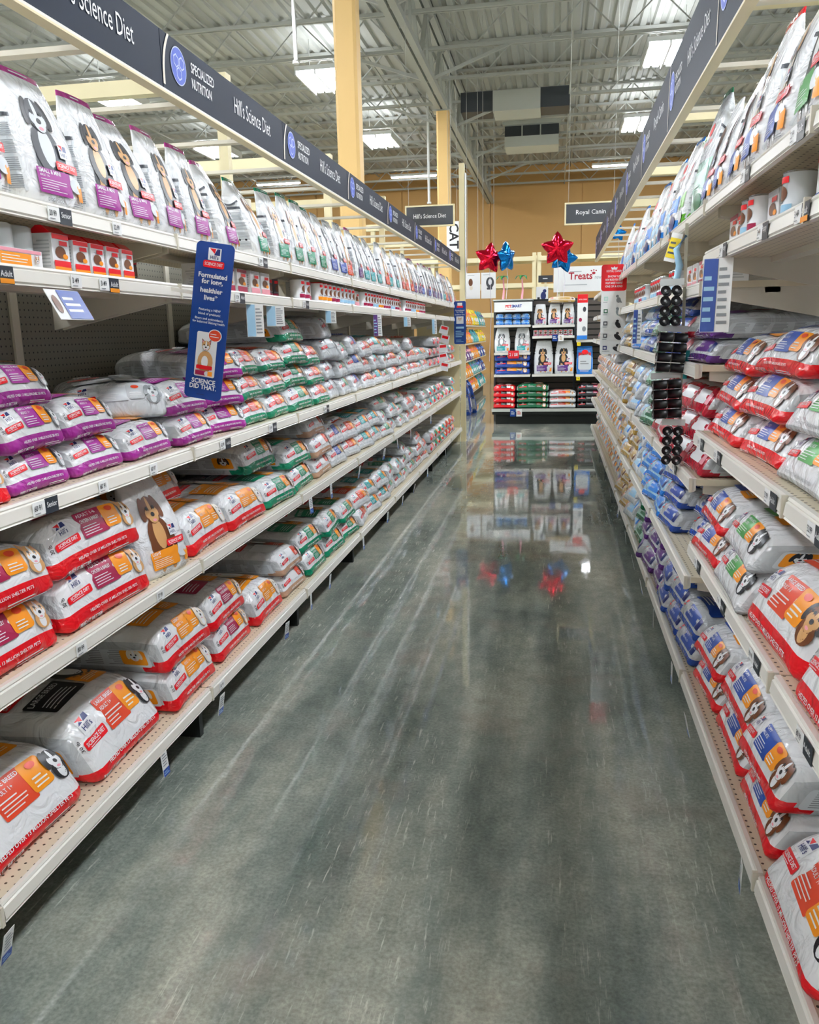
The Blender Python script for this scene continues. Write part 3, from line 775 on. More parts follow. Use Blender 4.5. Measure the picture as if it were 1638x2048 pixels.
r = board('hanging_sign', (-1.172, 2.62, 1.287), (0, 0.175, 0), .13, .507, .004, M_SIGNBLUE, 'tall blue hanging sign reading Formulated for long healthier lives', 'sign', .016)
a = Art(); a.rect(-.022, .452, .022, .49, ink('white')); a.blob([(-.018, .488), (0, .472), (.004, .488)], ink('red'), 1); a.blob([(-.002, .468), (.018, .468), (.018, .488), (.008, .488)], ink('navy'), 1); a.text("Hill's", 0, .455, .011, ink('navy'), .034)
a.rect(-.036, .428, .036, .45, ink('red'), .006); a.text('SCIENCE DIET', 0, .4345, .010, ink('white'), .062); art_on(r, a, 'brand_mark')
a = Art()
for i, t in enumerate(('Formulated', 'for long,', 'healthier', 'lives*')): a.text(t, 0, .395 - .0235 * i, .0155, ink('white'), .105, bold=.03)
art_on(r, a, 'headline')
a = Art()
for i, t in enumerate(('Featuring a NEW', 'blend of prebiotic', 'fibers and antioxidants', 'for balanced lifelong health')): a.text(t, 0, .288 - .0135 * i, .0078, ink('white'), .112)
art_on(r, a, 'small_lettering')
a = Art(); a.rect(-.036, .075, .036, .222, ink('white'), .006); a.ell(.026, .214, .024, .021, ink('white')); a.ell(.026, .214, .021, .018, ink('redorange')); a.lines(.01, .206, .042, .222, 2, ink('white'), .3)
a.ell(0, .125, .027, .036, ink('ltbrown')); a.dog(0, .178, .018, 'ltbrown', 'white', 'brown', False); a.ell(0, .125, .012, .02, ink('white'))
a.rect(-.028, .1, .028, .113, ink('red'), .003); a.rect(-.03, .08, .006, .095, ink('maroon')); a.ell(.012, .087, .01, .008, ink('pale')); a.rect(.014, .08, .03, .095, ink('orange')); art_on(r, a, 'bag_picture')
a = Art(); a.text('SCIENCE', 0, .051, .0155, ink('white'), .085, bold=.03); a.text('DID THAT.', 0, .033, .0155, ink('white'), .095, bold=.03); a.lines(-.02, .012, .02, .018, 1, ink('navy')); art_on(r, a, 'slogan')
MB().box(-.152, -.05, .004, .008, .335, .347, M_RAIL).link('clip', r)

r = board('hanging_sign', (-1.187, 10.5, 1.336), (0, 0, 0), .15, .525, .006, M_SIGNBLUE, 'small looking blue hanging sign beside the far end post of the long gondola', 'sign', .02)
a = Art(); a.rect(-.03, .455, .03, .505, ink('white')); a.rect(-.04, .445, .04, .47, ink('red')); art_on(r, a, 'brand_mark')
a = Art()
for i in range(3): a.text(('Formulated', 'for long,', 'healthier lives')[i], 0, .405 - i * .026, .018, ink('white'), .12)
a.rect(-.045, .25, .045, .34, ink('white')); a.dog(0, .3, .022, chest=False); a.rect(-.05, .19, .05, .215, ink('ltblue')); a.lines(-.055, .08, .055, .17, 4, ink('ltblue'), .4); a.lines(-.05, .02, .05, .06, 2, ink('ltblue'), .3); art_on(r, a, 'print')
MB().box(-.08, -.05, .006, .014, .45, .50, M_RAIL).link('clip', r)

r = board('hanging_sign', (.452, 7.0, 1.283), (0, 0.0, 0.03), .194, .70, .006, M_WHITE, 'white hanging sign with red rounded head and black pet silhouettes', 'sign', .02)
a = Art(); a.rect(-.1, .50, .1, .705, ink('red'), .022, n=6); a.blob([(-.02, .665), (.02, .665), (.026, .685), (.012, .678), (0, .69), (-.012, .678), (-.026, .685)], ink('white'), 1); a.text('ROYAL CANIN', 0, .645, .017, ink('white'), .12)
for i, t in enumerate(('SHOW US', 'HOW MUCH YOU LOVE', 'WHAT MAKES YOUR PET', 'ONE OF A KIND')): a.text(t, 0, .605 - i * .026, .016, ink('white'), .135, bold=.02)
art_on(r, a, 'red_head')
a = Art()
for i in range(5):
    z = .44 - i * .097
    a.rect(-.075, z - .016, -.043, z + .016, ink(('mint', 'bgreen', 'dkgrey', 'dkgrey', 'navy')[i])); a.rect(-.068, z - .008, -.05, z + .008, ink('white'))
    a.ell(.04, z - .012, .018, .022 + .004 * i, ink('black' if i > 1 else 'grey'), .3 * i, n=12); a.ell(.03 + .003 * i, z + .018, .012, .011, ink('black' if i > 1 else 'grey'), n=10); a.blob([(.05, z - .03), (.068, z - .036), (.058, z - .012)], ink('black' if i > 1 else 'grey'), 1)
    a.lines(-.08, z - .032, -.03, z - .024, 1, ink('grey'))
a.lines(-.06, .02, .0, .03, 1, ink('grey')); art_on(r, a, 'silhouettes')
MB().box(.06, .11, .006, .014, .2, .26, M_RAIL).link('clip', r)

for X, words, brand in ((-1.77, "slate hanging aisle sign framed in cream near the thinner column", "Hill's Science Diet"), (.44, 'slate hanging aisle sign framed in cream, part hidden by the header', 'Royal Canin')):
    r = board('hanging_aisle_sign', (X, 12.0, 2.96 if X < 0 else 2.90), (0, 0, 0), .66, .25, .03, M_SLATE, words, 'sign', 0, M_RACK)
    a = Art(); a.text(brand, .0, .095, .06, ink('white'), .46, bold=0); art_on(r, a, 'lettering')
    MB().bar((-.3, .015, .27), (-.3, .015, ZR - 2.98), .004, M_STEEL).bar((.3, .015, .27), (.3, .015, ZR - 2.98), .004, M_STEEL).link('hanging_wire', r)

# ------------------------------------------------------------------ overhead cream tie bars over the neighbouring aisles
for side, x0, x1, ys, px in (('long', -7.2, -2.0, (5.2, 7.6, 10.0, 12.5, 14.9), (-2.05, -7.1)), ('short', .74, 5.2, (4.56, 6.8, 9.0, 11.2), (1.25, 5.1))):
    for k, y in enumerate(ys):
        r = empty('overhead_tie_bar', (0, y, 0)); tag(r, f'cream overhead bar across the aisle behind the {side} gondola, {ORD(k + 1)} from the front', 'bar', f'cream tie bars behind the {side} gondola')
        MB().box(x0, x1, -.04, .04, 2.97, 3.06, M_RACK).link('bar', r)
        for p in (px if k < 3 or side == 'short' else (-2.7, -7.1)): MB().box(p - .03, p + .03, -.03, .03, 0, 2.97, M_RACK).link('post', r)

# ------------------------------------------------------------------ pallet racks towards the far wall
def rack(X0, X1, Y, zs, label):
    r = empty('pallet_rack', (0, Y, 0)); tag(r, label, 'rack')
    n = max(1, round((X1 - X0) / 2.4)); s = (X1 - X0) / n
    for i in range(n + 1):
        for dy in (0, .9): MB().box(X0 + i * s - .05, X0 + i * s + .05, dy - .04, dy + .04, 0, zs[0] + .1, M_RACK).link('post', r)
    for z in zs:
        for dy in (-.05, .9): MB().box(X0, X1, dy - .02, dy + .03, z - .11, z, M_RACK).link('beam', r)
        MB().box(X0, X1, 0, .88, z - .005, z + .01, M_RACK).link('deck', r)
rack(-8.8, -.6, 23.0, (3.4, 2.72, 1.96), 'tall cream pallet rack in front of the tan wall, near the post')
rack(-.47, 6.7, 23.0, (3.4, 2.68, 1.85), 'tall cream pallet rack in front of the tan wall, behind the treat sign')
rack(-12, -3.2, 16.2, (2.9, 2.5, 2.1), 'cream pallet rack seen beyond the long gondola and columns')

r = board('hanging_sign', (-1.69, 14.0, 2.78), (0, 0, 0), .2, .47, .02, M_WHITE, 'white upright banner with vertical lettering CAT behind the slate sign', 'sign')
a = Art(); a.text('CAT', -.055, .44, .15, ink('black'), .4, -1, -math.pi / 2, bold=.02); art_on(r, a, 'lettering')
MB().bar((-.07, .01, .47), (-.07, .01, ZR - 2.8), .004, M_STEEL).bar((.07, .01, .47), (.07, .01, ZR - 2.8), .004, M_STEEL).link('hanging_wire', r)
# ------------------------------------------------------------------ product kinds
lying('purple', 'purple', 'purple', 'orange', ('SMALL & MINI', 'ADULT 7+'), 'purple-banded white food bag', .285, .46, .112, ('grey', 'white', 'black'), seeds=(1, 2, 3))
lying('red', 'red', 'maroon', 'orange', ('ADULT 1-6', 'CHICKEN & BARLEY'), 'red-banded white food bag', .42, .54, .155, ('ltbrown', 'white', 'ltbrown'), seeds=(1, 2, 3))
lying('light', 'red', 'orange', 'orange', ('LIGHT', 'ADULT 1-6'), 'red-banded orange-panel food bag', .40, .54, .15, ('beige', 'white', 'beige'), seeds=(1, 2))
lying('large', 'red', 'redorange', 'orange', ('LARGE BREED', 'ADULT 1+'), 'big white bag with black box', .47, .56, .205, ('black', 'white', 'black'), .30, True, seeds=(1, 2), tilt=.10, r=.06)
lying('green', 'green', 'redorange', 'orange', ('PERFECT WEIGHT', 'ADULT'), 'green-banded white food bag', .30, .48, .112, ('white', 'ltbrown', 'brown'), seeds=(1, 2, 3))
lying('biggreen', 'green', 'green', 'orange', ('HEALTHY MOBILITY', 'LARGE BREED'), 'large green-banded food bag', .42, .56, .15, ('brown', 'white', 'black'), seeds=(1, 2))
lying('tan', 'tan', 'white', 'redorange', ('SENSITIVE', 'STOMACH'), 'tan-banded white food bag', .36, .5, .125, ('brown', 'white', 'black'), seeds=(1, 2))
lying('teal', 'pale', 'teal', 'orange', ('INDOOR', 'ADULT'), 'silver bag with teal panel', .34, .5, .12, ('grey', 'white', 'dkgrey'), seeds=(1, 2))
lying('blueacc', 'pale', 'blue', 'gold', ('SENSITIVE', 'SKIN'), 'silver bag with blue panel', .34, .5, .13, ('grey', 'white', 'dkgrey'), seeds=(1,))
lying('redw', 'pale', 'redorange', 'orange', ('ADULT', 'HAIRBALL'), 'silver bag with orange-red panel', .32, .5, .115, ('white', 'ltbrown', 'dkgrey'), seeds=(1, 2))
lying('greeni', 'pale', 'green', 'gold', ('INDOOR', 'MATURE'), 'silver bag with green panel', .32, .5, .115, ('white', 'grey', 'grey'), seeds=(1, 2))
lying('greyback', 'silver', 'pale', 'silver', ('GUARANTEED', 'ANALYSIS'), 'plain grey-backed food bag', .36, .5, .125, ('grey', 'pale', 'grey'), .1, base='pale', seeds=(1, 2))
lying('puppy', 'red', 'blue', 'orange', ('PUPPY', 'SMALL BITES'), 'red-banded bag with blue panel', .40, .56, .118, ('brown', 'white', 'brown'), .40, seeds=(1, 2, 3), tilt=.05)
lying('greenr', 'silver', 'lgreen', 'orange', ('LAMB & RICE', 'SMALL BITES'), 'silver-banded bag with green panel', .42, .56, .14, ('black', 'white', 'black'), .22, seeds=(1, 2), tilt=.05)
lying('larger', 'red', 'redorange', 'orange', ('LARGE BREED', 'ADULT 1-5'), 'big red-banded large breed bag', .46, .56, .19, ('brown', 'ltbrown', 'black'), .45, seeds=(1, 2), tilt=.07, r=.06)
lying('pinkr', 'pink', 'magenta', 'orange', ('SMALL & MINI', 'PUPPY'), 'pink-banded small breed bag', .38, .5, .11, ('beige', 'white', 'brown'), .4, seeds=(1,))
for k, base, band, panel, acc, w_ in (('rcred', 'white', 'rcred', 'rcred', 'rcred', 'maroon and white breed bag'), ('rcnavy', 'silver', 'blue', 'blue', 'navy', 'navy and silver breed bag'), ('rcsky', 'ltblue', 'sky', 'sky', 'navy', 'sky blue breed bag'),
                                      ('rcviolet', 'pale', 'violet', 'violet', 'navy', 'violet and pale breed bag'), ('rcgold', 'beige', 'gold', 'gold', 'brown', 'tan and gold breed bag'), ('rcwhite', 'white', 'pale', 'ltblue', 'sky', 'white bag with pale blue panel'),
                                      ('rcmint', 'mint', 'bgreen', 'bgreen', 'mint', 'mint green breed bag'), ('rcmaroon', 'rcred', 'rcred', 'white', 'pink', 'glossy maroon breed bag')):
    lying(k, band, panel, acc, ('ADULT', 'BREED HEALTH'), w_, .30, .46, .112, ('brown', 'ltbrown', 'black'), .42, style='breed', base=base, seeds=(1, 2))

standing('spurple', 'magenta', 'purple', 'orange', ('SMALL & MINI', 'ADULT 7+'), 'white bag with magenta seal and small black-tan dog')
standing('sshaggy', 'magenta', 'purple', 'orange', ('SMALL & MINI', 'ADULT 1-6'), 'white bag with magenta seal and shaggy grey dog', dog=('dkgrey', 'pale', 'black'), seeds=(2,), w=.25)
standing('sfawn', 'magenta', 'purple', 'orange', ('SMALL & MINI', 'PUPPY'), 'white bag with magenta seal and fawn dog', dog=('ltbrown', 'beige', 'brown'), seeds=(1,))
standing('swide', 'magenta', 'purple', 'orange', ('SMALL & MINI', 'ADULT 7+'), 'white bag turned gusset-forward under magenta seal', t=.19, w=.2, seeds=(1,))
standing('sgwide', 'green', 'green', 'orange', ('PERFECT', 'WEIGHT'), 'white bag turned gusset-forward under green seal', t=.19, w=.2, seeds=(2,), dog=('white', 'ltbrown', 'brown'))
standing('sgreen', 'green', 'green', 'orange', ('PERFECT', 'WEIGHT'), 'white bag with green seal and green panel', dog=('white', 'ltbrown', 'brown'))
standing('sblue', 'silver', 'blue', 'orange', ('SENSITIVE', 'SKIN'), 'white bag with grey seal and blue panel', dog=('dkgrey', 'white', 'black'))
standing('steal', 'silver', 'teal', 'orange', ('INDOOR', 'ADULT 1-6'), 'white bag with grey seal and teal panel', dog=('grey', 'white', 'dkgrey'))
standing('sred', 'silver', 'redorange', 'orange', ('ADULT', 'HAIRBALL'), 'white bag with grey seal and orange-red panel', dog=('ltbrown', 'white', 'brown'))
standing('sviolet', 'magenta', 'violet', 'orange', ('KITTEN', 'CHICKEN'), 'white bag with violet panel', dog=('grey', 'white', 'grey'))
standing('rgreen', 'red', 'lgreen', 'orange', ('LAMB', '& RICE'), 'white bag with red seal and green panel', .24, .37, .12, ('black', 'white', 'black'), seeds=(1, 2))
standing('rblue', 'red', 'blue', 'orange', ('PUPPY', 'CHICKEN'), 'white bag with red seal and blue puppy panel', .24, .37, .12, ('beige', 'white', 'ltbrown'), seeds=(1, 2, 3))
standing('rbrown', 'white', 'blue', 'orange', ('PUPPY', 'LAMB'), 'white bag with dark brown dog and orange box', .22, .34, .11, ('brown', 'dkgrey', 'brown'), seeds=(1, 2))
standing('rlight', 'silver', 'ltblue', 'pale', ('INDOOR', 'ADULT'), 'pale blue and white slim breed bag', .2, .33, .1, style='breed', lower=('ltblue', .16), seeds=(1, 2))
standing('rsky', 'sky', 'sky', 'navy', ('DENTAL', 'ADULT'), 'white breed bag with bright blue seal', .22, .4, .11, style='breed', lower=('sky', .14), seeds=(1, 2), top=.9)
standing('rlime', 'lime', 'lime', 'white', ('PUPPY', 'SMALL'), 'white bag with lime green seal and base', .2, .36, .11, style='breed', lower=('lime', .14), seeds=(1,))
standing('rmint', 'bgreen', 'mint', 'bgreen', ('GASTRO', 'ADULT'), 'tall mint bag with dark green knotted top', .27, .46, .14, style='breed', base='pale', lower=('mint', .45), seeds=(1,), top=.42)
for k, base, c2, w_ in (('corange', 'orange', 'red', 'orange cat litter bag'), ('cyellow', 'yellow', 'orange', 'yellow cat litter bag'), ('cteal', 'teal', 'deepblue', 'teal cat litter bag'), ('cblue', 'deepblue', 'sky', 'deep blue cat litter bag'), ('cviolet', 'violet', 'pink', 'violet treat bag')):
    standing(k, base, c2, 'white', ('CAT',), w_, .3, .36, .14, style='litter', base=base, seeds=(1, 2))

SHELF = dict(T='top', S='can', Wd='waist', L='knee', B='base', M='thigh')
GON = {'l': 'long gondola', 'r': 'short gondola'}
colno = {}
def xyz(side, y, back):
    return (XL - back, y) if side == 'l' else (XR + back, y)
def rotz(side): return math.pi / 2 if side == 'l' else -math.pi / 2
def lay(side, shelf, z0, y0, y1, kind, layers=2, back=.02, yaw=0.0, squash=1.0, count=True):
    protos, words, w, t, L = BAG[kind]
    if count: colno[side, shelf] = colno.get((side, shelf), 0) + 1
    n = colno.get((side, shelf), 1); z = z0 + .001
    for i in range(layers):
        p = protos[RNG.randrange(len(protos))]
        sc = (abs(y1 - y0) - .008) / w; sz = RNG.uniform(.95, 1.03) * squash
        X, Y = xyz(side, (y0 + y1) / 2 + RNG.uniform(-.008, .008), back + RNG.uniform(0, .03) + .012 * i)
        o = clone(p, (X, Y, z), (0, RNG.uniform(-.015, .015), rotz(side) + yaw + RNG.uniform(-.05, .05) * (1 if y0 < 4.5 else 3)), (sc, 1, sz))
        lw = ('only layer' if layers == 1 else 'bottom layer' if i == 0 else 'top layer' if i == layers - 1 else f'{ORD(i + 1)} layer up')
        tail = '' if count else ' behind'
        tag(o, f'{words}, {ORD(n)} column {SHELF[shelf]} shelf, {lw}{tail}, {GON[side]}', 'pet food bag', f'lying food bags on the {SHELF[shelf]} shelf of the {GON[side]}')
        z += t * sz * .965
def stand(side, shelf, z0, y, kind, back=.07, yaw=0.0, sc=1.0):
    protos, words, w, h, t = STAND[kind]
    colno[side, shelf] = colno.get((side, shelf), 0) + 1; n = colno[side, shelf]
    p = protos[RNG.randrange(len(protos))]; X, Y = xyz(side, y, back)
    o = clone(p, (X, Y, z0 + .001), (0, 0, rotz(side) + yaw + RNG.uniform(-.06, .06)), (sc, sc, sc * RNG.uniform(.97, 1.03)))
    tag(o, f'{words}, {ORD(n)} along {SHELF[shelf]} shelf, {GON[side]}', 'pet food bag', f'upright food bags on the {SHELF[shelf]} shelf of the {GON[side]}')

# --- long gondola, waist shelf
z = LEFT['Wd']
for a, b, k, nl_ in ((1.12, 1.44, 'red', 3), (1.46, 1.755, 'red', 3), (1.775, 2.04, 'purple', 3), (2.05, 2.335, 'purple', 2), (2.345, 2.66, 'purple', 1), (2.68, 2.98, 'purple', 2)):
    lay('l', 'Wd', z, a, b, k, nl_, squash=.74 if k == 'red' else 1)
lay('l', 'Wd', z + .112, 2.38, 2.72, 'greyback', 1, back=.17, yaw=-.9, count=False)
for a, b, k, nl_ in ((3.0, 3.30, 'purple', 3), (3.32, 3.62, 'green', 3), (3.64, 3.94, 'green', 3), (3.96, 4.34, 'biggreen', 4), (4.36, 4.66, 'green', 3), (4.68, 4.98, 'greyback', 4), (5.0, 5.28, 'greeni', 3), (5.30, 5.62, 'blueacc', 3),
                     (5.64, 5.95, 'redw', 3), (5.97, 6.28, 'teal', 3), (6.30, 6.61, 'greeni', 3), (6.63, 6.94, 'redw', 3), (6.96, 7.27, 'greeni', 3), (7.29, 7.60, 'redw', 2), (7.62, 7.93, 'redw', 3), (7.95, 8.26, 'teal', 2), (8.28, 8.58, 'redw', 2)):
    lay('l', 'Wd', z, a, b, k, nl_, yaw=-.28 if (k == 'purple') else 0, squash=.82 if k == 'biggreen' else 1)
# --- long gondola, knee shelf
z = LEFT['L']
for a, b, k, nl_ in ((.98, 1.42, 'red', 2), (1.44, 1.885, 'red', 2), (1.905, 2.375, 'red', 2)): lay('l', 'L', z, a, b, k, nl_)
STAND['slight'] = None
standing('slight', 'brown', 'orange', 'orange', ('LIGHT', 'ADULT 1-6'), 'brown-topped upright white bag with orange panel', .27, .36, .13, ('brown', 'ltbrown', 'brown'), seeds=(3,))
stand('l', 'L', z, 2.535, 'slight', .09, -.15, .96)
for a, b, k, nl_, q in ((2.70, 3.09, 'light', 1, 1), (3.11, 3.50, 'light', 1, 1), (3.52, 3.92, 'biggreen', 1, .85), (3.94, 4.33, 'biggreen', 2, .82), (4.36, 4.70, 'tan', 3, .95), (4.72, 5.06, 'blueacc', 2, 1), (5.08, 5.42, 'redw', 2, 1), (5.44, 5.78, 'teal', 2, 1), (5.80, 6.14, 'teal', 2, 1),
                       (6.16, 6.50, 'greeni', 3, .9), (6.52, 6.86, 'teal', 2, 1), (6.88, 7.22, 'greeni', 3, .9), (7.24, 7.58, 'redw', 2, 1), (7.60, 7.94, 'redw', 2, 1), (7.96, 8.30, 'greyback', 1, 1), (8.32, 8.66, 'greeni', 2, 1)):
    lay('l', 'L', z, a, b, k, nl_, squash=q)
lay('l', 'L', z + .01, 2.72, 3.10, 'light', 2, back=.2, count=False, yaw=.1)
lay('l', 'L', z + .16, 3.54, 3.92, 'biggreen', 1, back=.1, count=False)
lay('l', 'L', z + .13, 5.10, 5.44, 'greyback', 1, back=.12, count=False)
# --- long gondola, base deck
z = LEFT['B']
for a, b, k, nl_, q in ((.96, 1.45, 'large', 1, 1), (1.47, 1.95, 'large', 1, 1), (1.97, 2.42, 'large', 1, 1), (2.46, 2.85, 'light', 2, 1), (2.90, 3.28, 'red', 2, .95), (3.33, 3.70, 'light', 1, 1), (3.74, 4.08, 'tan', 2, .95), (4.12, 4.47, 'biggreen', 2, .85), (4.50, 4.86, 'biggreen', 2, .85), (4.89, 5.24, 'biggreen', 2, .8),
                       (5.28, 5.62, 'redw', 2, 1), (5.64, 5.98, 'teal', 2, 1), (6.0, 6.34, 'teal', 2, 1), (6.36, 6.70, 'greeni', 2, 1.1), (6.72, 7.06, 'teal', 2, 1), (7.08, 7.42, 'greeni', 3, 1), (7.44, 7.78, 'greeni', 2, 1), (7.80, 8.14, 'redw', 3, 1), (8.16, 8.5, 'redw', 2, 1)):
    lay('l', 'B', z, a, b, k, nl_, squash=q, back=.025)
# --- long gondola, top shelf
z = LEFT['T']
for y, k in ((1.50, 'spurple'), (1.79, 'sfawn'), (2.08, 'sshaggy'), (2.335, 'spurple'), (2.54, 'spurple'), (2.76, 'spurple'), (2.985, 'spurple')): stand('l', 'T', z, y, k)
stand('l', 'T', z, 3.29, 'swide', .12); stand('l', 'T', z, 3.66, 'sgwide', .12)
y = 3.96
for k in 'sgreen sgreen sgreen sgreen sblue sblue sred sviolet steal steal steal sred steal steal sred sred sred sviolet sviolet sblue sviolet sblue sviolet sblue sviolet sblue steal sred sviolet sred'.split():
    stand('l', 'T', z, y, k, .07 + RNG.uniform(0, .02)); y += .225
stand('l', 'T', z, y + .1, 'sred')

# --- short gondola, first bays
z = R1['Wd']
for a, b, k, nl_, q in ((1.28, 1.68, 'pinkr', 2, 1), (1.70, 2.12, 'greenr', 2, .85), (2.14, 2.57, 'puppy', 3, 1), (2.59, 3.02, 'puppy', 3, .95)): lay('r', 'Wd', z, a, b, k, nl_, squash=q)
lay('r', 'Wd', z + .24, 1.72, 2.12, 'puppy', 1, back=.12, count=False)
z = R1['L']
for a, b, k, nl_, q in ((1.26, 1.73, 'larger', 1, 1), (1.75, 2.21, 'larger', 1, 1), (2.23, 2.64, 'greenr', 2, .85), (2.66, 3.04, 'puppy', 2, .95)): lay('r', 'L', z, a, b, k, nl_, squash=q, back=-.015)
z = R1['B']
for a, b, k, nl_, q in ((.98, 1.42, 'larger', 1, 1), (1.44, 1.86, 'large', 1, .85), (1.90, 2.26, 'puppy', 2, 1.15), (2.28, 2.66, 'puppy', 2, 1.1), (2.68, 3.04, 'puppy', 2, 1.05)): lay('r', 'B', z, a, b, k, nl_, squash=q, back=-.02 if k[0] == 'l' else .01)
seq = {'B': 'rcnavy rcnavy rcnavy rcviolet rcviolet rcviolet rcmint rcwhite rcwhite rcgold rcgold rcgold',
       'L': 'rcnavy rcnavy rcnavy rcsky rcsky rcsky rcwhite rcwhite rcgold rcgold rcwhite rcgold',
       'M': 'rcmaroon rcmaroon rcred rcred rcmaroon rcmint rcwhite rcwhite rcwhite rcgold rcgold rcwhite',
       'Wd': 'rcviolet rcred rcnavy rcmint rcmint rcnavy rcwhite rcsky rcwhite rcwhite rcgold rcwhite'}
for sh, ks in seq.items():
    y = 3.10
    for i, k in enumerate(ks.split()):
        if sh == 'L' and i == 0: y += .33; continue
        lay('r', sh, R2[sh], y, y + .30, k, 2 if sh == 'Wd' and i < 2 or RNG.random() < .15 else 3, back=.1 if sh == 'L' and i == 1 else -.005, yaw=RNG.uniform(-.18, .18), squash=.82 if sh == 'Wd' else .98); y += .312
z = R1['T']
for y, k in ((1.42, 'rgreen'), (1.72, 'rblue'), (1.99, 'rgreen'), (2.26, 'rblue'), (2.52, 'rblue'), (2.76, 'rbrown'), (3.0, 'rbrown'), (3.23, 'rbrown')): stand('r', 'T', z, y, k)
stand('r', 'T', z, 3.56, 'rmint', .1); stand('r', 'T', z, 3.86, 'rlime'); stand('r', 'T', z, 4.14, 'rsky', .07)
y = 4.4
for k in 'rlight rsky rlight rlight rsky rlight rlight rlight rsky rlight rlight rlight rlight rsky rlight rlight'.split():
    stand('r', 'T', z, y, k); y += .215

# --- the far ends of both runs, too small to tell bag from bag
def far_bags(name, side, rows, y0, y1, cols, label):
    mb = MB(); r = random.Random(5)
    for zz, hh in rows:
        y = y0
        while y < y1:
            w = r.uniform(.28, .34); b = LyingBag(w, .4, .11, r.randrange(999))
            c = r.choice(cols); zz_ = zz
            while zz_ + .1 < zz + hh * r.uniform(.65, 1):
                q = b.body(lambda n, c=c: c[1] if n[2] < -.1 and n[1] < -.8 else ('silver' if abs(n[0]) > .93 else c[0]), (6, 4, 5))
                a = Art(); a.rect(-.1, .05, .0, .1, ink(c[2])); a.rect(.01, .06, .08, .1, ink('orange')); a.rect(-.14, .04, -.09, .07, ink('red'))
                X, _ = xyz(side, y, .05)
                sg = 1 if side == 'l' else -1
                tf = lambda P: [(X - sg * p[1], y + w / 2 + sg * p[0], p[2] + zz_ + .001) for p in P]
                for i_, m in enumerate(q.mats):
                    fs = [f for f, k in zip(q.f, q.m) if k == i_]; mb.add(tf(q.v), fs, m, True)
                for vs, fs, m, k in a.items: mb.add(tf(b.front(vs[:, 0], vs[:, 1], .004)), fs, m)
                zz_ += .11
            y += w + .01
    o = mb.link(name); tag(o, label, 'pet food bags', kind='stuff')
far_bags('kibble_bags', 'l', ((LEFT['B'], .3), (LEFT['L'], .3), (LEFT['Wd'], .34)), 8.72, YE - .36, (('white', 'silver', 'redorange'), ('white', 'white', 'teal'), ('silver', 'silver', 'pink'), ('pale', 'silver', 'green')), 'small white and silver bags filling the far end of the long gondola')
far_bags('kibble_bags', 'r', ((R2['B'], .3), (R2['L'], .3), (R2['M'], .34), (R2['Wd'], .2)), 6.88, YR0 + 10 * BAY - .34, (('beige', 'gold', 'brown'), ('white', 'beige', 'ltblue'), ('beige', 'beige', 'sky'), ('pale', 'white', 'navy')), 'small tan and white bags filling the far end of the short gondola')

# ------------------------------------------------------------------ cans, cartons and trays on the can shelves
def can_proto(lab, lid, words, acc, r=.037, h=.105):
    o = MB().tube([(0, 0, .004), (0, 0, h - .004)], r, ink(lab), 20).link('can', linked=False)
    kid(MB().tube([(0, 0, 0), (0, 0, .002), (0, 0, .005)], [r * .9, r * 1.03, r * 1.0], M_TIN, 20).tube([(0, 0, h - .005), (0, 0, h - .002), (0, 0, h)], [r, r * 1.03, r * .9], ink(lid) if lid else M_TIN, 20).link('rim', linked=False), o)
    a = Art(); fn = lambda x, z_, e: np.stack([(r + e) * np.sin(x / r), -(r + e) * np.cos(x / r), z_], 1)
    a.grid(-.035, .012, .035, .03, ink(acc), 8, 1); a.ell(.0, .055, .022, .018, ink('brown')); a.rect(-.025, .078, .025, .092, ink('red')); a.lines(-.03, .034, .03, .04, 1, ink('grey'))
    a.build('label_print', fn, .0012, parent=o); return o, words
def carton_proto(w, dpt, h, top, acc, words, gable=False):
    o = MB().box(-w / 2, w / 2, 0, dpt, 0, h, ink('white')).link('carton', linked=False)
    if gable: kid(MB().prism([(0, 0), (dpt, 0), (dpt * .62, .018), (dpt * .38, .018)], 'x', -w / 2, w / 2, ink(top)).link('fold_top', linked=False), o); KIDS[o.name][0].location.z = h
    a = Art(); a.rect(-w / 2 + .002, h * .86, w / 2 - .002, h - .001, ink(top)); a.ell(-.05 * w, h * .52, w * .3, h * .16, ink('brown')); a.ell(.2 * w, h * .42, w * .15, h * .07, ink('orange')); a.rect(-.1 * w, h * .7, .35 * w, h * .82, ink('red'))
    a.rect(-w / 2 + .002, h * .14, w / 2 - .002, h * .3, ink('red' if acc == 'orange' else acc)); a.rect(-w / 2 + .002, h * .05, w / 2 - .002, h * .14, ink(acc)); a.build('front_print', flat_fn(0), .0012, parent=o)
    for sg in (-1, 1):
        a = Art(); a.lines(.1 * dpt, .1 * h, .9 * dpt, .85 * h, 8, ink('silver'), .4); a.build('side_print', (lambda s_: lambda x, y_, e: np.stack([np.full_like(x, s_ * (w / 2 + e)), x, y_], 1))(sg), .0012, parent=o)
    return o, words
def tray_proto():
    o = MB().box(-.16, .16, 0, .16, 0, .045, ink('white')).link('can_tray', linked=False)
    a = Art(); a.rect(-.155, .036, .155, .044, ink('pink')); a.rect(-.07, .004, -.02, .034, ink('maroon')); a.rect(-.015, .004, .11, .034, ink('orange')); a.lines(-.01, .01, .1, .03, 3, ink('white'), .3); a.rect(-.13, .006, -.085, .014, ink('red')); a.logo(-.107, .024, .008); a.dog(.13, .022, .01, chest=False)
    a.build('front_print', flat_fn(0), .0012, parent=o)
    for i in range(4):
        for j in range(2):
            x, y_ = -.12 + .08 * i, .04 + .08 * j
            kid(MB().tube([(x, y_, .005), (x, y_, .098), (x, y_, .103)], [.037, .037, .031], M_CLEAR, 16).link('wrapped_can', linked=False), o)
    return o, 'shrink-wrapped tray of white cans with pink edge'
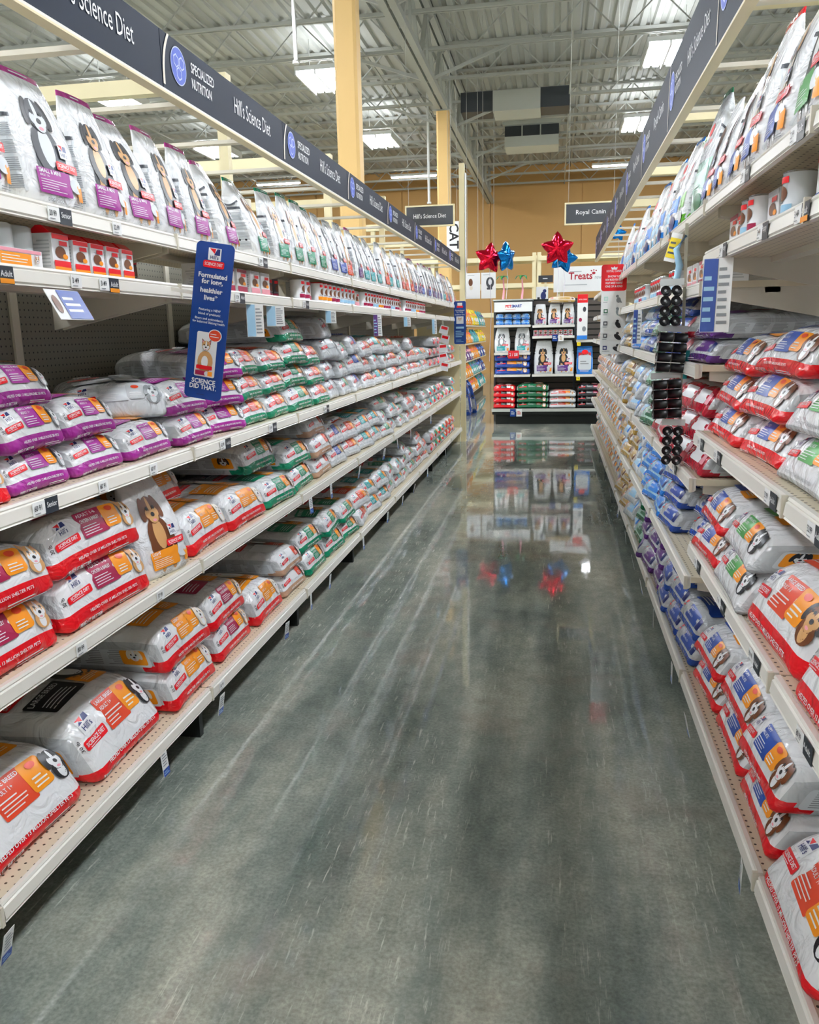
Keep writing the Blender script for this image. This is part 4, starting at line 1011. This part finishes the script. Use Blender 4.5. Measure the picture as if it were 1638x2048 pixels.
C1 = can_proto('white', None, 'white can with maroon label band', 'maroon'); C2 = can_proto('white', 'red', 'white can with red lid', 'orange'); C3 = can_proto('dkgrey', None, 'dark grey can with maroon label band', 'maroon'); C4 = can_proto('pale', None, 'pale can with plain side', 'ltblue')  # third can kind is dark grey all round
K1 = carton_proto(.075, .06, .088, 'red', 'orange', 'white stew carton with red fold top', True); K2 = carton_proto(.13, .1, .1, 'maroon', 'maroon', 'white carton with maroon edge'); K3 = carton_proto(.15, .12, .115, 'red', 'blue', 'white multipack carton with orange and blue print')
K4 = carton_proto(.11, .09, .1, 'silver', 'pink', 'plain white small carton'); TR = tray_proto()
def small(side, z0, y, pr, back=.04, name=None, sc=1.0):
    o, words = pr; colno[side, 'S'] = colno.get((side, 'S'), 0) + 1; n = colno[side, 'S']
    X, Y = xyz(side, y, back); c = clone(o, (X, Y, z0 + .001), (0, 0, rotz(side) + RNG.uniform(-.06, .06)), (sc, sc, sc))
    cat = 'can' if o.name.startswith('can') and 'tray' not in o.name else 'carton' if 'carton' in o.name else 'can tray'
    tag(c, f'{words}, {ORD(n)} item along the can shelf, {GON[side]}', cat, f'{cat}s on the can shelf of the {GON[side]}')
z = LEFT['S']
small('l', z, 1.44, TR, .03); small('l', z, 1.83, TR, .03)
for y, s_ in ((2.07, 1.1), (2.165, 1), (2.25, 1), (2.335, 1), (2.42, 1)): small('l', z, y, K1, .03, sc=s_)
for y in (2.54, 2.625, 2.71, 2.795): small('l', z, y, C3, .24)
for y in (3.12, 3.27, 3.42): small('l', z, y, K2, .05)
for y in (3.55, 3.68): small('l', z, y, K4, .04)
y = 3.82
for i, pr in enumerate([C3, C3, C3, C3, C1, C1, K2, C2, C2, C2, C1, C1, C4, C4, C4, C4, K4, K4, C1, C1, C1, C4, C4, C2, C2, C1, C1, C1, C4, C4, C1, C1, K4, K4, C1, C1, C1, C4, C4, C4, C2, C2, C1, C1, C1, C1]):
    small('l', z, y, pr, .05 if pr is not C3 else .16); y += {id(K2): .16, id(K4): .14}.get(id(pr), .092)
z = R1['S']
for y, pr in ((1.62, K3), (1.80, K3), (1.98, K3), (2.18, C4), (2.28, K4), (2.42, K4), (2.54, C1), (2.63, C4), (2.74, K1), (2.83, K1), (2.92, K2)): small('r', z, y, pr, .06)
z = R2['S']; y = 3.2
for i, pr in enumerate([K2, K4, K2, K4, K4, K4, C4, C4, K4, K4, C1, C1, C4, C4, C4, K4, K4, C4, C4, C1, C1, C4, C4, C4, K4, K4]):
    small('r', z, y, pr, .06); y += {id(K2): .16, id(K4): .14}.get(id(pr), .1)
# ------------------------------------------------------------------ price tickets and shelf cards
def ticket(side, y, z0, txt, dark=None, w=.05, n=[0], orange=False):
    """paper ticket on a price rail"""
    n[0] += 1; s = 1 if side == 'l' else -1
    r = empty('price_ticket', ((XL + .0115) if side == 'l' else (XR - .0115), y, z0 - .041), rotz(side)); 
    MB().box(-w / 2, w / 2, 0, .001, 0, .034, M_WHITE).link('paper', r)
    a = Art(); a.text(txt, -w * .1, .012, .014, ink('black'), w * .6); a.lines(-w * .4, .003, w * .3, .008, 1, ink('grey')); art_on(r, a, 'figures')
    if dark:
        MB().box(w / 2, w / 2 + .055, 0, .001, -.004, .036, mat('ink_slate', '#2e343c', .35)).link('flag', r)
        a = Art(); a.text(dark, w / 2 + .027, .012, .014, ink('white'), .042)
        if orange: a.rect(w / 2 + .002, -.003, w / 2 + .053, .008, ink('orange'))
        art_on(r, a, 'flag_lettering')
    tag(r, f'{"slate-flagged" if dark else "white"} price ticket reading {txt}, {ORD(n[0])} along the {GON[side]} rails', 'price ticket', f'price tickets on the {GON[side]} rails')
for y, z0, t, dk, og in ((1.79, LEFT['Wd'], '60 91', 'Senior', 0), (2.09, LEFT['Wd'], '60 91', None, 0), (2.39, LEFT['Wd'], '60 97', None, 0), (2.95, LEFT['Wd'], '62 99', 'Adult', 0), (3.5, LEFT['Wd'], '59 99', 'Adult', 0), (4.4, LEFT['Wd'], '65 99', 'Adult', 0),
                         (1.99, LEFT['T'], '20 99', 'Senior', 0), (2.30, LEFT['T'], '22 99', None, 0), (3.5, LEFT['T'], '20 99', 'Adult', 0), (1.72, LEFT['S'], '2 99', 'Adult', 1), (2.06, LEFT['S'], '3 49', None, 0), (2.20, LEFT['S'], '3 49', 'Adult', 1), (3.0, LEFT['S'], '3 29', None, 0),
                         (3.2, LEFT['S'], '3 29', 'Adult', 0), (4.1, LEFT['S'], '3 29', 'Adult', 0), (2.36, LEFT['L'], '57 99', None, 0), (1.90, LEFT['L'], '80 99', None, 0), (2.78, LEFT['B'], '80 99', None, 0)):
    ticket('l', y, z0, t, dk, orange=og)
for y, z0, t, dk, og in ((2.92, R1['Wd'], '30 99', 'Puppy', 0), (2.62, R1['Wd'], '62 99', 'Puppy', 0), (1.98, R1['Wd'], '52 99', 'Adult', 0), (1.64, R1['Wd'], '52 99', 'Adult', 0), (2.86, R1['L'], '71 99', 'Puppy', 0), (2.44, R1['L'], '71 99', 'Adult', 0), (2.02, R1['L'], '80 99', 'Adult', 0), (1.6, R1['L'], '80 99', 'Adult', 0),
                         (2.47, R1['T'], '22 99', 'Puppy', 0), (1.98, R1['T'], '22 99', 'Adult', 0), (1.9, R1['S'], '3 49', 'Adult', 1), (2.23, R1['S'], '3 49', 'Puppy', 0), (2.72, R1['S'], '3 49', 'Puppy', 0), (3.5, R2['M'], '60 99', 'Adult', 0), (4.0, R2['T'], '22 99', 'Adult', 1)):
    ticket('r', y, z0, t, dk, orange=og)
def drop_card(side, y, z0, k, shelf):
    r = empty('hanging_price_tag', ((XL + .014) if side == 'l' else (XR - .014), y, z0 - .125), rotz(side)); r.rotation_euler = (RNG.uniform(-.1, .25), 0, rotz(side) + RNG.uniform(-.15, .15))
    MB().box(-.02, .02, 0, .001, 0, .085, M_WHITE).link('card', r)
    a = Art(); a.rect(-.0195, .001, .0195, .026, ink('blue')); a.lines(-.016, .006, .016, .02, 2, ink('ltblue'), .4); a.lines(-.016, .035, .016, .08, 5, ink('grey'), .4); art_on(r, a, 'print')
    tag(r, f'white card with blue foot hanging under {shelf} rail, {ORD(k + 1)} from the front, {GON[side]}', 'price tag', f'hanging price tags under the {shelf} rail of the {GON[side]}')
for k, y in enumerate((1.46, 2.29, 2.74, 3.54, 3.96, 4.32, 5.19, 5.98, 6.61, 7.16, 8.02, 9.44)): drop_card('l', y, LEFT['B'], k, 'base')
for k, y in enumerate((4.05, 4.45, 5.1, 5.9, 6.5, 7.1, 8.3)): drop_card('l', y, LEFT['L'], k, 'knee')
for k, y in enumerate((1.96, 2.79, 3.25, 3.9, 4.4, 4.9, 5.5, 6.3, 7.1)): drop_card('r', y, R1['B'], k, 'base')
def shelf_card(side, y, ztop, w, h, tilt, yaw, words, dark='blue', pic=False):
    s = 1 if side == 'l' else -1
    r = empty('shelf_card', ((XL + .02) if side == 'l' else (XR - .02), y, ztop), 0); r.rotation_euler = (tilt, 0, yaw)
    MB().box(-w / 2, w / 2, 0, .0015, -h, 0, M_WHITE).link('card', r)
    a = Art(); x0 = -w / 2 + .002
    a.rect(x0 + (.3 * w if pic else 0), -h + .002, w / 2 - .002 if pic else x0 + w * .48, -.002, ink(dark))
    if pic: a.lines(-.12 * w, -h * .8, .35 * w, -h * .2, 3, ink('white'), .45); a.ell(-.36 * w, -h * .5, .09 * w, h * .3, ink('brown'))
    else: a.lines(.05 * w, -h * .92, .44 * w, -h * .1, 8, ink('grey'), .4); a.lines(x0 + .04 * w, -h * .9, -.06 * w, -h * .2, 5, ink('ltblue'), .4)
    o = a.build('print', flat_fn(0), .0015, .0002); COL.objects.link(o); o.parent = r
    tag(r, words, 'shelf card')
shelf_card('l', 1.97, LEFT['S'] - .05, .15, .085, -.5, math.pi / 2, 'blue landscape card with small picture drooping from can rail, long gondola', 'blue', True)
bl = 'ltblue'
for y, w, h, wd in ((3.36, .07, .135, 'tall two-tone'), (3.62, .08, .09, 'short blue'), (4.56, .06, .07, 'small grey'), (5.8, .06, .15, 'slim violet-blue'), (7.0, .06, .08, 'small white'), (8.6, .05, .15, 'slim white')):
    shelf_card('l', y, LEFT['S'] - .045, w, h, -.15, .35, f'{wd} card sticking out under the can rail of the long gondola', 'ltblue' if wd != 'slim violet-blue' else 'violet')
shelf_card('r', 2.70, R1['S'] - .045, .085, .22, -.12, -.3, 'long blue and white card hanging off the can rail, short gondola', 'blue')
shelf_card('r', 5.2, R2['S'] - .045, .05, .2, -.12, -.2, 'slim blue and white card hanging off the can rail further along the short gondola', 'blue')
r = empty('shelf_card', (XR - .02, 3.62, R1['T'] - .045), 0); r.rotation_euler = (-.15, .25, -.3); tag(r, 'narrow yellow price card hanging from the top rail above the black rolls', 'shelf card')
MB().box(-.022, .022, 0, .0015, -.115, 0, M_WHITE).link('card', r)
a = Art(); a.rect(-.021, -.1, .021, -.02, ink('yellow')); a.lines(-.016, -.09, .016, -.03, 3, ink('dkgrey'), .4); o = a.build('print', flat_fn(0)); COL.objects.link(o); o.parent = r

# clip strip with packs of black bag rolls
SX, SY = XR - .035, 3.42
r = r_strip = empty('clip_strip', (SX, SY, 0)); tag(r, 'thin plastic clip strip hanging from the top rail with black roll packs', 'strip')
MB().bar((.02, 0, R1['T'] - .03), (.03, 0, 1.02), .012, mat('strip_plastic', '#b9b7a6', .3), .003).link('strip', r)
for i in range(4): MB().box(.012, .03, -.012, .002, 1.64 - i * .19, 1.655 - i * .19, M_RAIL).link('hook', r)
def roll_pack(z, turn, n, words, x=0.0, teal=True):
    p = empty('roll_pack', (SX - .03 + x, SY - .03, z)); p.rotation_euler = (0, RNG.uniform(-.12, .12), turn); tag(p, words, 'bag roll pack', 'black roll packs on the clip strip')
    for i in range(n):
        for j in range(2):
            if turn > 1: ends = ((-.03, 0), (.03, 0))
            rr = MB().tube([(-.026, 0, 0), (.026, 0, 0)], .0185, M_ROLL, 14); rr.tube([(-.0268, 0, 0), (.0268, 0, 0)], .005, ink('silver'), 8)
            o = rr.link('roll', p); o.location = ((j - .5) * .056, -.012, .02 + i * .0385) if turn < 1 else (0, (j - .5) * .04, .02 + i * .0385)
    MB().box(-.058, .058, -.004, -.002, n * .0385 + .003, n * .0385 + .028, M_CLEAR).link('header_card', p) if turn < 1 else MB().box(-.002, .002, -.045, .045, n * .0385 + .003, n * .0385 + .028, M_CLEAR).link('header_card', p)
    if teal: MB().box(.06, .075, -.005, -.002, -.02, .09, ink('teal')).link('side_label', p)
roll_pack(1.49, 1.35, 4, 'pack of black rolls showing round ends, highest on the clip strip')
roll_pack(1.315, .15, 4, 'pack of black rolls lying sideways, second on the clip strip')
roll_pack(1.135, .15, 4, 'pack of black rolls lying sideways, third on the clip strip', teal=False)
roll_pack(.95, 1.35, 4, 'pack of black rolls showing round ends, lowest on the clip strip', .03, False)
o = MB().tube([(0, 0, 0), (.01, 0, .06), (-.005, 0, .12), (.03, 0, .17)], [.012, .014, .012, .006], ink('ltblue')).link('twisted_wrapper', r_strip); o.location = (-.01, .0, 1.66)

# a second strip with small treat packs far along the long gondola
r = empty('clip_strip', (XL + .03, 9.2, 0)); tag(r, 'clip strip of red and white treat packs far along the long gondola', 'strip')
MB().bar((0, 0, LEFT['S'] - .05), (0, 0, 1.13), .012, mat('strip_plastic', '#b9b7a6', .3), .003).link('strip', r)
for i in range(5):
    z = 1.52 - i * .1
    m = MB(); m.prism([(-.05, 0), (.05, 0), (.044, .09), (-.044, .09)], 'y', -.012, .008, ink('white')); m.box(-.035, .035, -.0135, -.012, .05, .08, ink('red')); o = m.link('treat_pack', r); o.location = (.01 * (i % 2), 0, z - .05); o.rotation_euler = (0, RNG.uniform(-.3, .3), RNG.uniform(-.3, .5))

# ------------------------------------------------------------------ end display facing the aisle
EY = 13.4
E_ = empty('end_display', (0, EY, 0)); tag(E_, 'dark framed end display of shelves facing down the aisle', 'display shelf')
m = MB(); m.box(-1.0, .95, 0, .62, .16, .245, M_KICK); m.box(-1.01, .96, -.012, 0, .205, .255, M_DUCT); m.link('base_deck', E_)
MB().box(-.95, .9, .06, .5, 0, .16, M_KICK).link('kick_plate', E_)
M_SLAT = mat('slat_brown', '#4a433d', .5)
MB().box(-1.0, .95, .60, .615, .2, 1.98, M_KICK).link('back_board', E_); MB().box(-1.0, -.37, .1, .6, 1.955, 1.975, M_DUCT).link('top_board', E_)
for k in range(18): MB().box(-1.0, .95, .575, .60, .26 + k * .095, .335 + k * .095, M_SLAT).link('slat', E_)
for x in (-1.0, -.385, .305, .93): MB().box(x - .015, x + .015, .54, .62, .0, 1.98, M_DARKMET).link('upright', E_)
for x0, x1, z in ((-.98, -.40, .79), (-.98, -.40, 1.14), (-.98, -.40, 1.575), (-.37, .29, .79), (-.37, .29, 1.39), (-.37, .29, 1.56), (.32, .93, .78), (.32, .93, 1.32)):
    q = MB(); q.box(x0, x1, .13, .57, z - .02, z, M_DUCT); q.box(x0, x1, .118, .13, z - .035, z + .002, M_RAIL); q.link('shelf', E_)
def on_end(proto, x, y, z, w0, w, label, cat, group, sz=1.0, sd=1.0, rz=0.0):
    o = clone(proto, (x, EY + y, z + .001), (0, 0, rz), (w / w0, sd, sz)); tag(o, label, cat, group); return o
standing('ecat', 'white', 'teal', 'orange', ('ADULT', 'CAT'), 'x', .25, .39, .12, ('grey', 'white', 'dkgrey'), seeds=(1,))
standing('edog', 'white', 'violet', 'orange', ('SENSITIVE', 'ADULT'), 'x', .31, .53, .15, ('black', 'ltbrown', 'black'), seeds=(1,))
standing('epup', 'white', 'violet', 'pink', ('PUPPY', 'SMALL'), 'x', .22, .33, .11, ('black', 'ltbrown', 'ltbrown'), seeds=(1, 2))
for x, wd in ((-.855, 'beside the display edge'), (-.53, 'beside the display upright')): on_end(STAND['ecat'][0][0], x, .25, 1.14, .25, .25, f'white bag with grey cat and teal panel, {wd}', 'pet food bag', 'cat bags on the end display')
for x, wd in ((-.19, 'nearer the dark upright'), (.14, 'nearer the blue bag')): on_end(STAND['edog'][0][0], x, .25, .79, .31, .31, f'big white bag with tricolour dog on the end display, {wd}', 'pet food bag', 'big dog bags on the end display')
for i, x in enumerate((-.25, -.03, .185)): on_end(STAND['epup'][0][i % 2], x, .25, 1.56, .22, .2, f'white bag with small dog on high end display shelf, {ORD(i + 1)} from its upright', 'pet food bag', 'small dog bags on the end display')
for k in range(2):
    for i in range(4): on_end(BAG['rcsky'][0][0], -.89 + .135 * i, .17, 1.576 + .085 * k, .30, .13, f'pale blue wavy pack on the end display, {"upper" if k else "lower"} layer, {ORD(i + 1)} from the cross aisle', 'pack', 'pale blue packs on the end display', .75, .7)
for i in range(8): on_end(C1[0], -.32 + .078 * i, .2, 1.39, 1, .95, f'white can with maroon band on the end display can shelf, {ORD(i + 1)} from its upright', 'can', 'cans on the end display', .95, .95)
lying('eblue', 'blue', 'orange', 'gold', ('CHICKEN', 'FORMULA'), 'x', .56, .38, .115, base='deepblue', sidec='deepblue', seeds=(1,), bandh=.2)
lying('ered', 'red', 'black', 'white', ('BEEF', 'ADULT'), 'x', .34, .5, .095, base='red', sidec='red', seeds=(1,), bandh=.2)
lying('egreen', 'bgreen', 'bgreen', 'brown', ('LAMB', 'ADULT'), 'x', .50, .5, .095, base='bgreen', sidec='white', seeds=(1,), bandh=.1)
lying('eblack', 'black', 'dkgrey', 'maroon', ('PRO', 'ADULT'), 'x', .40, .5, .095, base='black', sidec='black', seeds=(1,), bandh=.2)
lw = ('bottom', 'second', 'third', 'highest')
for i in range(3): on_end(BAG['eblue'][0][0], -.69, .15, .79 + .108 * i, .56, .56, f'deep blue bag with orange bar on the end display, {lw[i]} of three', 'pet food bag', 'blue bags on the end display')
for i in range(4): on_end(BAG['ered'][0][0], -.81, .03, .256 + .09 * i, .34, .35, f'red bag with black bar on the end display base, {lw[i]} of its pile', 'pet food bag', 'red bags on the end display')
for i in range(4): on_end(BAG['egreen'][0][0], -.355, .03, .256 + .09 * i, .5, .5, f'dark green bag with pale end on the end display base, {lw[i]} of its pile', 'pet food bag', 'green bags on the end display', 1 if i < 3 else 1.2)
for i in range(3): on_end(BAG['redw'][0][0], .12, .03, .256 + .09 * i, .32, .42, f'white and dark bag on the end display base, {lw[i]} of its pile', 'pet food bag', 'white bags on the end display', .8)
for i in range(4): on_end(BAG['eblack'][0][0], .55, .03, .256 + .09 * i, .40, .4, f'black bag on the end display base, {lw[i]} of its pile', 'pet food bag', 'black bags on the end display')
standing('eclear', 'sky', 'red', 'pale', ('CLEAN',), 'x', .26, .44, .13, style='litter', base='sky', seeds=(1,), top=.9)
o = clone(STAND['eclear'][0][0], (.46, EY + .24, .781)); tag(o, 'bright blue upright bag with pale window on the end display', 'pet food bag')
a = Art(); a.rect(-.1, .07, .1, .3, ink('pale'), .03); a.lines(-.07, .15, .07, .22, 2, ink('grey'), .4); a.ell(0, .35, .05, .035, ink('red')); k_ = a.build('window', lambda x, y, e: np.stack([x, np.full_like(x, -.069) - e, y], 1)); COL.objects.link(k_); k_.parent = o
on_end(BAG['rcgold'][0][0], .08, .16, 1.905, .3, .42, 'orange and dark roll bag lying over the small dog bags', 'pet food bag', 'bags', .8, .6)
r = board('display_sign', (.405, EY + .1, 1.33), (0, 0, 0), .16, .69, .012, M_WHITE, 'tall white display strip with red head beside the blue bag', 'sign')
a = Art(); a.rect(-.079, .56, .079, .689, ink('red')); a.text('ROYAL CANIN', 0, .60, .02, ink('white'), .12); a.ell(.03, .46, .025, .04, ink('dkgrey')); a.ell(-.03, .3, .025, .03, ink('maroon')); a.ell(.03, .16, .03, .04, ink('grey')); a.rect(-.079, .0, .079, .06, ink('sky')); art_on(r, a, 'print')
r = board('display_sign', (-.675, EY + .1, 1.78), (0, 0, 0), .6, .15, .02, M_WHITE, 'white shop name board over the pale blue packs', 'sign')
a = Art(); a.text('PET', -.075, .065, .042, ink('red'), .1, bold=.03); a.text('SMART', .055, .065, .042, ink('deepblue'), .16, bold=.03); a.lines(-.12, .035, .12, .045, 1, ink('red'), .4); art_on(r, a, 'lettering')
r = board('price_card', (-.665, EY + .09, 1.05), (0, 0, 0), .17, .125, .004, M_SIGNRED, 'red sale card hung over the deep blue bags', 'price card'); a = Art(); a.text('2 / $8', 0, .03, .05, ink('white'), .13); art_on(r, a, 'figures')
r = board('price_card', (-.015, EY + .09, 1.31), (0, 0, 0), .085, .1, .004, M_SIGNBLUE, 'small blue price card above the big dog bags', 'price card'); a = Art(); a.lines(-.03, .03, .03, .08, 2, ink('white'), .5); art_on(r, a, 'figures')
r = board('price_card', (.08, EY + .09, 1.31), (0, 0, 0), .085, .1, .004, M_WHITE, 'small white price card above the big dog bags', 'price card'); a = Art(); a.lines(-.02, .02, .02, .08, 3, ink('gold'), .5); art_on(r, a, 'figures')
for x, z, wd in ((.36, 1.23, 'upper'), (.36, .69, 'lower')):
    r = board('price_card', (x, EY + .1, z), (0, 0, 0), .055, .055, .003, ink('yellow'), f'{wd} tiny yellow price card beside the bright blue bag', 'price card'); a = Art(); a.text('9', 0, .015, .025, ink('black')); art_on(r, a, 'figures')
for x, mm, wd in ((-.665, M_SIGNBLUE, 'blue'), (-.565, M_WHITE, 'white')):
    r = board('price_card', (x, EY - .02, .13), (0, 0, 0), .09, .12, .004, mm, f'{wd} price card on the base edge of the end display', 'price card'); a = Art(); a.lines(-.03, .03, .03, .09, 3, ink('pale' if wd == 'blue' else 'redorange'), .5); art_on(r, a, 'figures')
# things standing above the display
r = board('display_sign', (.42, 14.9, 2.12), (0, 0, 0), .95, .42, .03, M_WHITE, 'wide white Treats board above the end display', 'sign')
a = Art(); a.text('Treats', -.02, .2, .12, ink('rcred'), .4, bold=.02); a.ell(.2, .30, .03, .022, ink('rcred')); a.ell(.16, .34, .012, .012, ink('rcred')); a.ell(.2, .35, .012, .012, ink('rcred')); a.ell(.24, .34, .012, .012, ink('rcred')); a.text('reward', .32, .2, .07, ink('silver'), .2); a.lines(-.2, .32, .1, .35, 1, ink('silver')); a.lines(-.3, .1, .3, .13, 1, ink('silver')); art_on(r, a, 'lettering')
MB().box(-.4, -.36, .03, .06, -2.12, .3, M_RACK).box(.36, .40, .03, .06, -2.12, .3, M_RACK).link('post', r)
r = board('poster', (-.24, 14.5, 1.96), (0, 0, 0), .2, .24, .015, M_WHITE, 'small white poster with dark cat silhouette above the end display', 'poster')
a = Art(); a.ell(.02, .09, .045, .07, ink('navy')); a.ell(.04, .17, .03, .03, ink('navy')); a.rect(-.08, .02, -.04, .07, ink('black')); art_on(r, a, 'print'); MB().box(-.02, .02, .015, .04, -1.96, .2, M_RACK).link('post', r)
r = board('poster', (-.2, 15.6, 2.33), (0, 0, 0), .26, .12, .015, M_SLATE, 'small slate plate beside the white Treats board', 'sign'); MB().box(-.02, .02, .015, .04, -2.33, .1, M_RACK).link('post', r); a = Art(); a.lines(-.05, .05, .08, .08, 1, ink('white')); art_on(r, a, 'lettering')
for x, wd, ring in ((-1.56, 'with small brown picture', 0), (-1.265, 'with black coiled leash picture', 1)):
    r = board('poster', (x, 16.0, 2.09), (0, 0, 0), .275, .47, .012, M_WHITE, f'white poster {wd} beside the end post', 'poster'); MB().bar((-.1, .006, .46), (-.1, .006, ZR - 2.11), .006, M_STEEL).bar((.1, .006, .46), (.1, .006, ZR - 2.11), .006, M_STEEL).link('hanging_wire', r)
    a = Art()
    if ring: a.ell(.03, .29, .075, .10, ink('dkgrey'), n=24); a.ell(.03, .30, .035, .055, ink('white'), n=20); a.rect(-.03, .16, .07, .2, ink('dkgrey'), .01)
    else: a.ell(-.04, .3, .04, .07, ink('brown')); a.ell(-.03, .2, .03, .04, ink('beige'))
    a.lines(-.1, .42, .1, .44, 1, ink('silver')); art_on(r, a, 'print')
for i, x in enumerate((-.85, -.55)):
    r = empty('palm_decoration', (x, 13.75, 1.978)); r.scale = (.62,) * 3; tag(r, f'small toy palm tree with bright green crown on the end display, {"beside the red balloon" if i == 0 else "beside the poster"}', 'palm tree', 'toy palm trees on the end display')
    MB().tube([(0, 0, 0), (.02, 0, .25), (0, 0, .55)], [.03, .022, .016], ink('pink')).link('trunk', r)
    for k in range(7):
        t = 2 * math.pi * k / 7; c, s_ = math.cos(t), math.sin(t); L_ = MB()
        pts = [(0, .56), (.08, .6), (.15, .58), (.2, .5)]
        vs = [(c * q - s_ * w_, s_ * q + c * w_, zz) for (q, zz), hw in zip(pts, (.01, .035, .03, .004)) for w_ in (-hw, hw)]
        L_.add(vs, [(2 * j, 2 * j + 1, 2 * j + 3, 2 * j + 2) for j in range(3)], ink('lgreen' if k % 2 else 'green')).link('leaf', r)
# foil star balloons
M_FRED = mat('foil_red', '#d1122e', .12, .5, metal=.85, bump=.25, bscale=14); M_FBLUE = mat('foil_blue', '#1479c9', .12, .5, metal=.85, bump=.25, bscale=14)
def balloon(X, Y, Z, R, m, rz, words, tilt=0.0, base_z=1.95):
    r = empty('foil_balloon', (X, Y, base_z)); tag(r, words, 'balloon', 'foil star balloons above the end display')
    V, Fs = [], []; N, K = 40, 7
    def rad(t):
        k = (t / (2 * math.pi) * 5) % 1; k = abs(k - .5) * 2
        return R * (.60 + .40 * k ** 1.35)
    for sg in (1, -1):
        for q in range(K + 1):
            for j in range(N):
                t = 2 * math.pi * j / N + math.pi / 2; rr = rad(t - math.pi / 2 ) * q / K
                V.append((rr * math.cos(t), sg * R * .36 * (1 - (q / K) ** 2) ** .6, rr * math.sin(t)))
    for h in range(2):
        o = h * (K + 1) * N
        for q in range(K):
            for j in range(N):
                f = (o + q * N + j, o + q * N + (j + 1) % N, o + (q + 1) * N + (j + 1) % N, o + (q + 1) * N + j); Fs.append(f if h == 0 else f[::-1])
    b = MB().add(V, Fs, m, True).link('star', r); b.location = (0, 0, Z - base_z); b.rotation_euler = (0, tilt, rz)
    MB().tube([(0, 0, 0), (.03, 0, (Z - base_z) * .5), (0, 0, Z - base_z - R * .45)], .004, M_RIBBON, 5).link('ribbon', r)
balloon(-1.07, 13.75, 2.63, .25, M_FRED, .25, 'red foil star balloon beside the blue one', .12, 1.0)
balloon(-.80, 13.7, 2.63, .25, M_FBLUE, 1.05, 'blue foil star balloon turned aside by the red one', -.1, 1.99)
balloon(-.0, 13.6, 2.72, .265, M_FRED, -.1, 'highest red foil star balloon over the white board', .0, 1.9)
balloon(.10, 13.9, 2.60, .235, M_FBLUE, .2, 'blue foil star balloon half hidden behind the highest red one', .3, 1.9)
balloon(.95, 13.9, 2.95, .13, M_FBLUE, .3, 'small blue foil balloon seen under the header of the short gondola', .2, 1.0)

# ------------------------------------------------------------------ run of cat goods beyond the cross aisle
X2 = -1.78
lv = (.2, .55, .9, 1.25, 1.62)
for b in range(6):
    r = empty('cat_shelving', (X2, 14.4 + b * 1.22, 0), math.pi / 2); tag(r, f'cream shelving bay of colourful cat goods beyond the cross aisle, {NB[b]} of its run', 'shelving', 'bays of the cat goods run')
    MB().box(0, 1.21, .5, .52, 0, 2.0, M_DARKMET).link('back_panel', r); MB().box(0, 1.21, .08, .1, 0, .16, M_KICK).link('kick_plate', r)
    for z in lv: MB().box(0, 1.21, 0, .5, z - .03, z, M_CREAM).link('shelf', r)
pal = {.2: ('cblue', 'cblue', 'corange', 'cteal'), .55: ('cteal', 'corange', 'cteal', 'cblue'), .9: ('cteal', 'cviolet', 'corange', 'cblue'), 1.25: ('corange', 'corange', 'cteal', 'cyellow'), 1.62: ('cviolet', 'corange', 'cyellow', 'cteal')}
for zi, z in enumerate(lv):
    for i in range(21):
        k = pal[z][min(3, i * 4 // 21)]; protos, words, w, h, t = STAND[k]
        o = clone(protos[i % 2], (X2 - .05 - .03 * RNG.random(), 14.6 + .33 * i, z + .001), (0, 0, math.pi / 2 + RNG.uniform(-.1, .1)), (1.02, 1.2, (.95 if z > 1.6 else .8)))
        tag(o, f'{words}, {ORD(i + 1)} along the {("base", "second", "third", "fourth", "top")[zi]} shelf of the cat goods run', 'pet food bag', 'bags on the cat goods run')

for i, (x, y_, sc) in enumerate(((-1.56, 15.0, 1.75), (-1.52, 15.45, 1.4))):
    o = clone(STAND['cblue'][0][i], (x, y_, .001), (0, 0, math.pi / 2 + .3 * i), (1, 1, sc)); tag(o, f'big deep blue bag standing on the floor before the cat goods run, {"taller" if i == 0 else "shorter"} of two', 'pet food bag')

# ------------------------------------------------------------------ leave only what is placed
for o in [o for o in bpy.data.objects if not o.users_collection]:
    bpy.data.objects.remove(o)
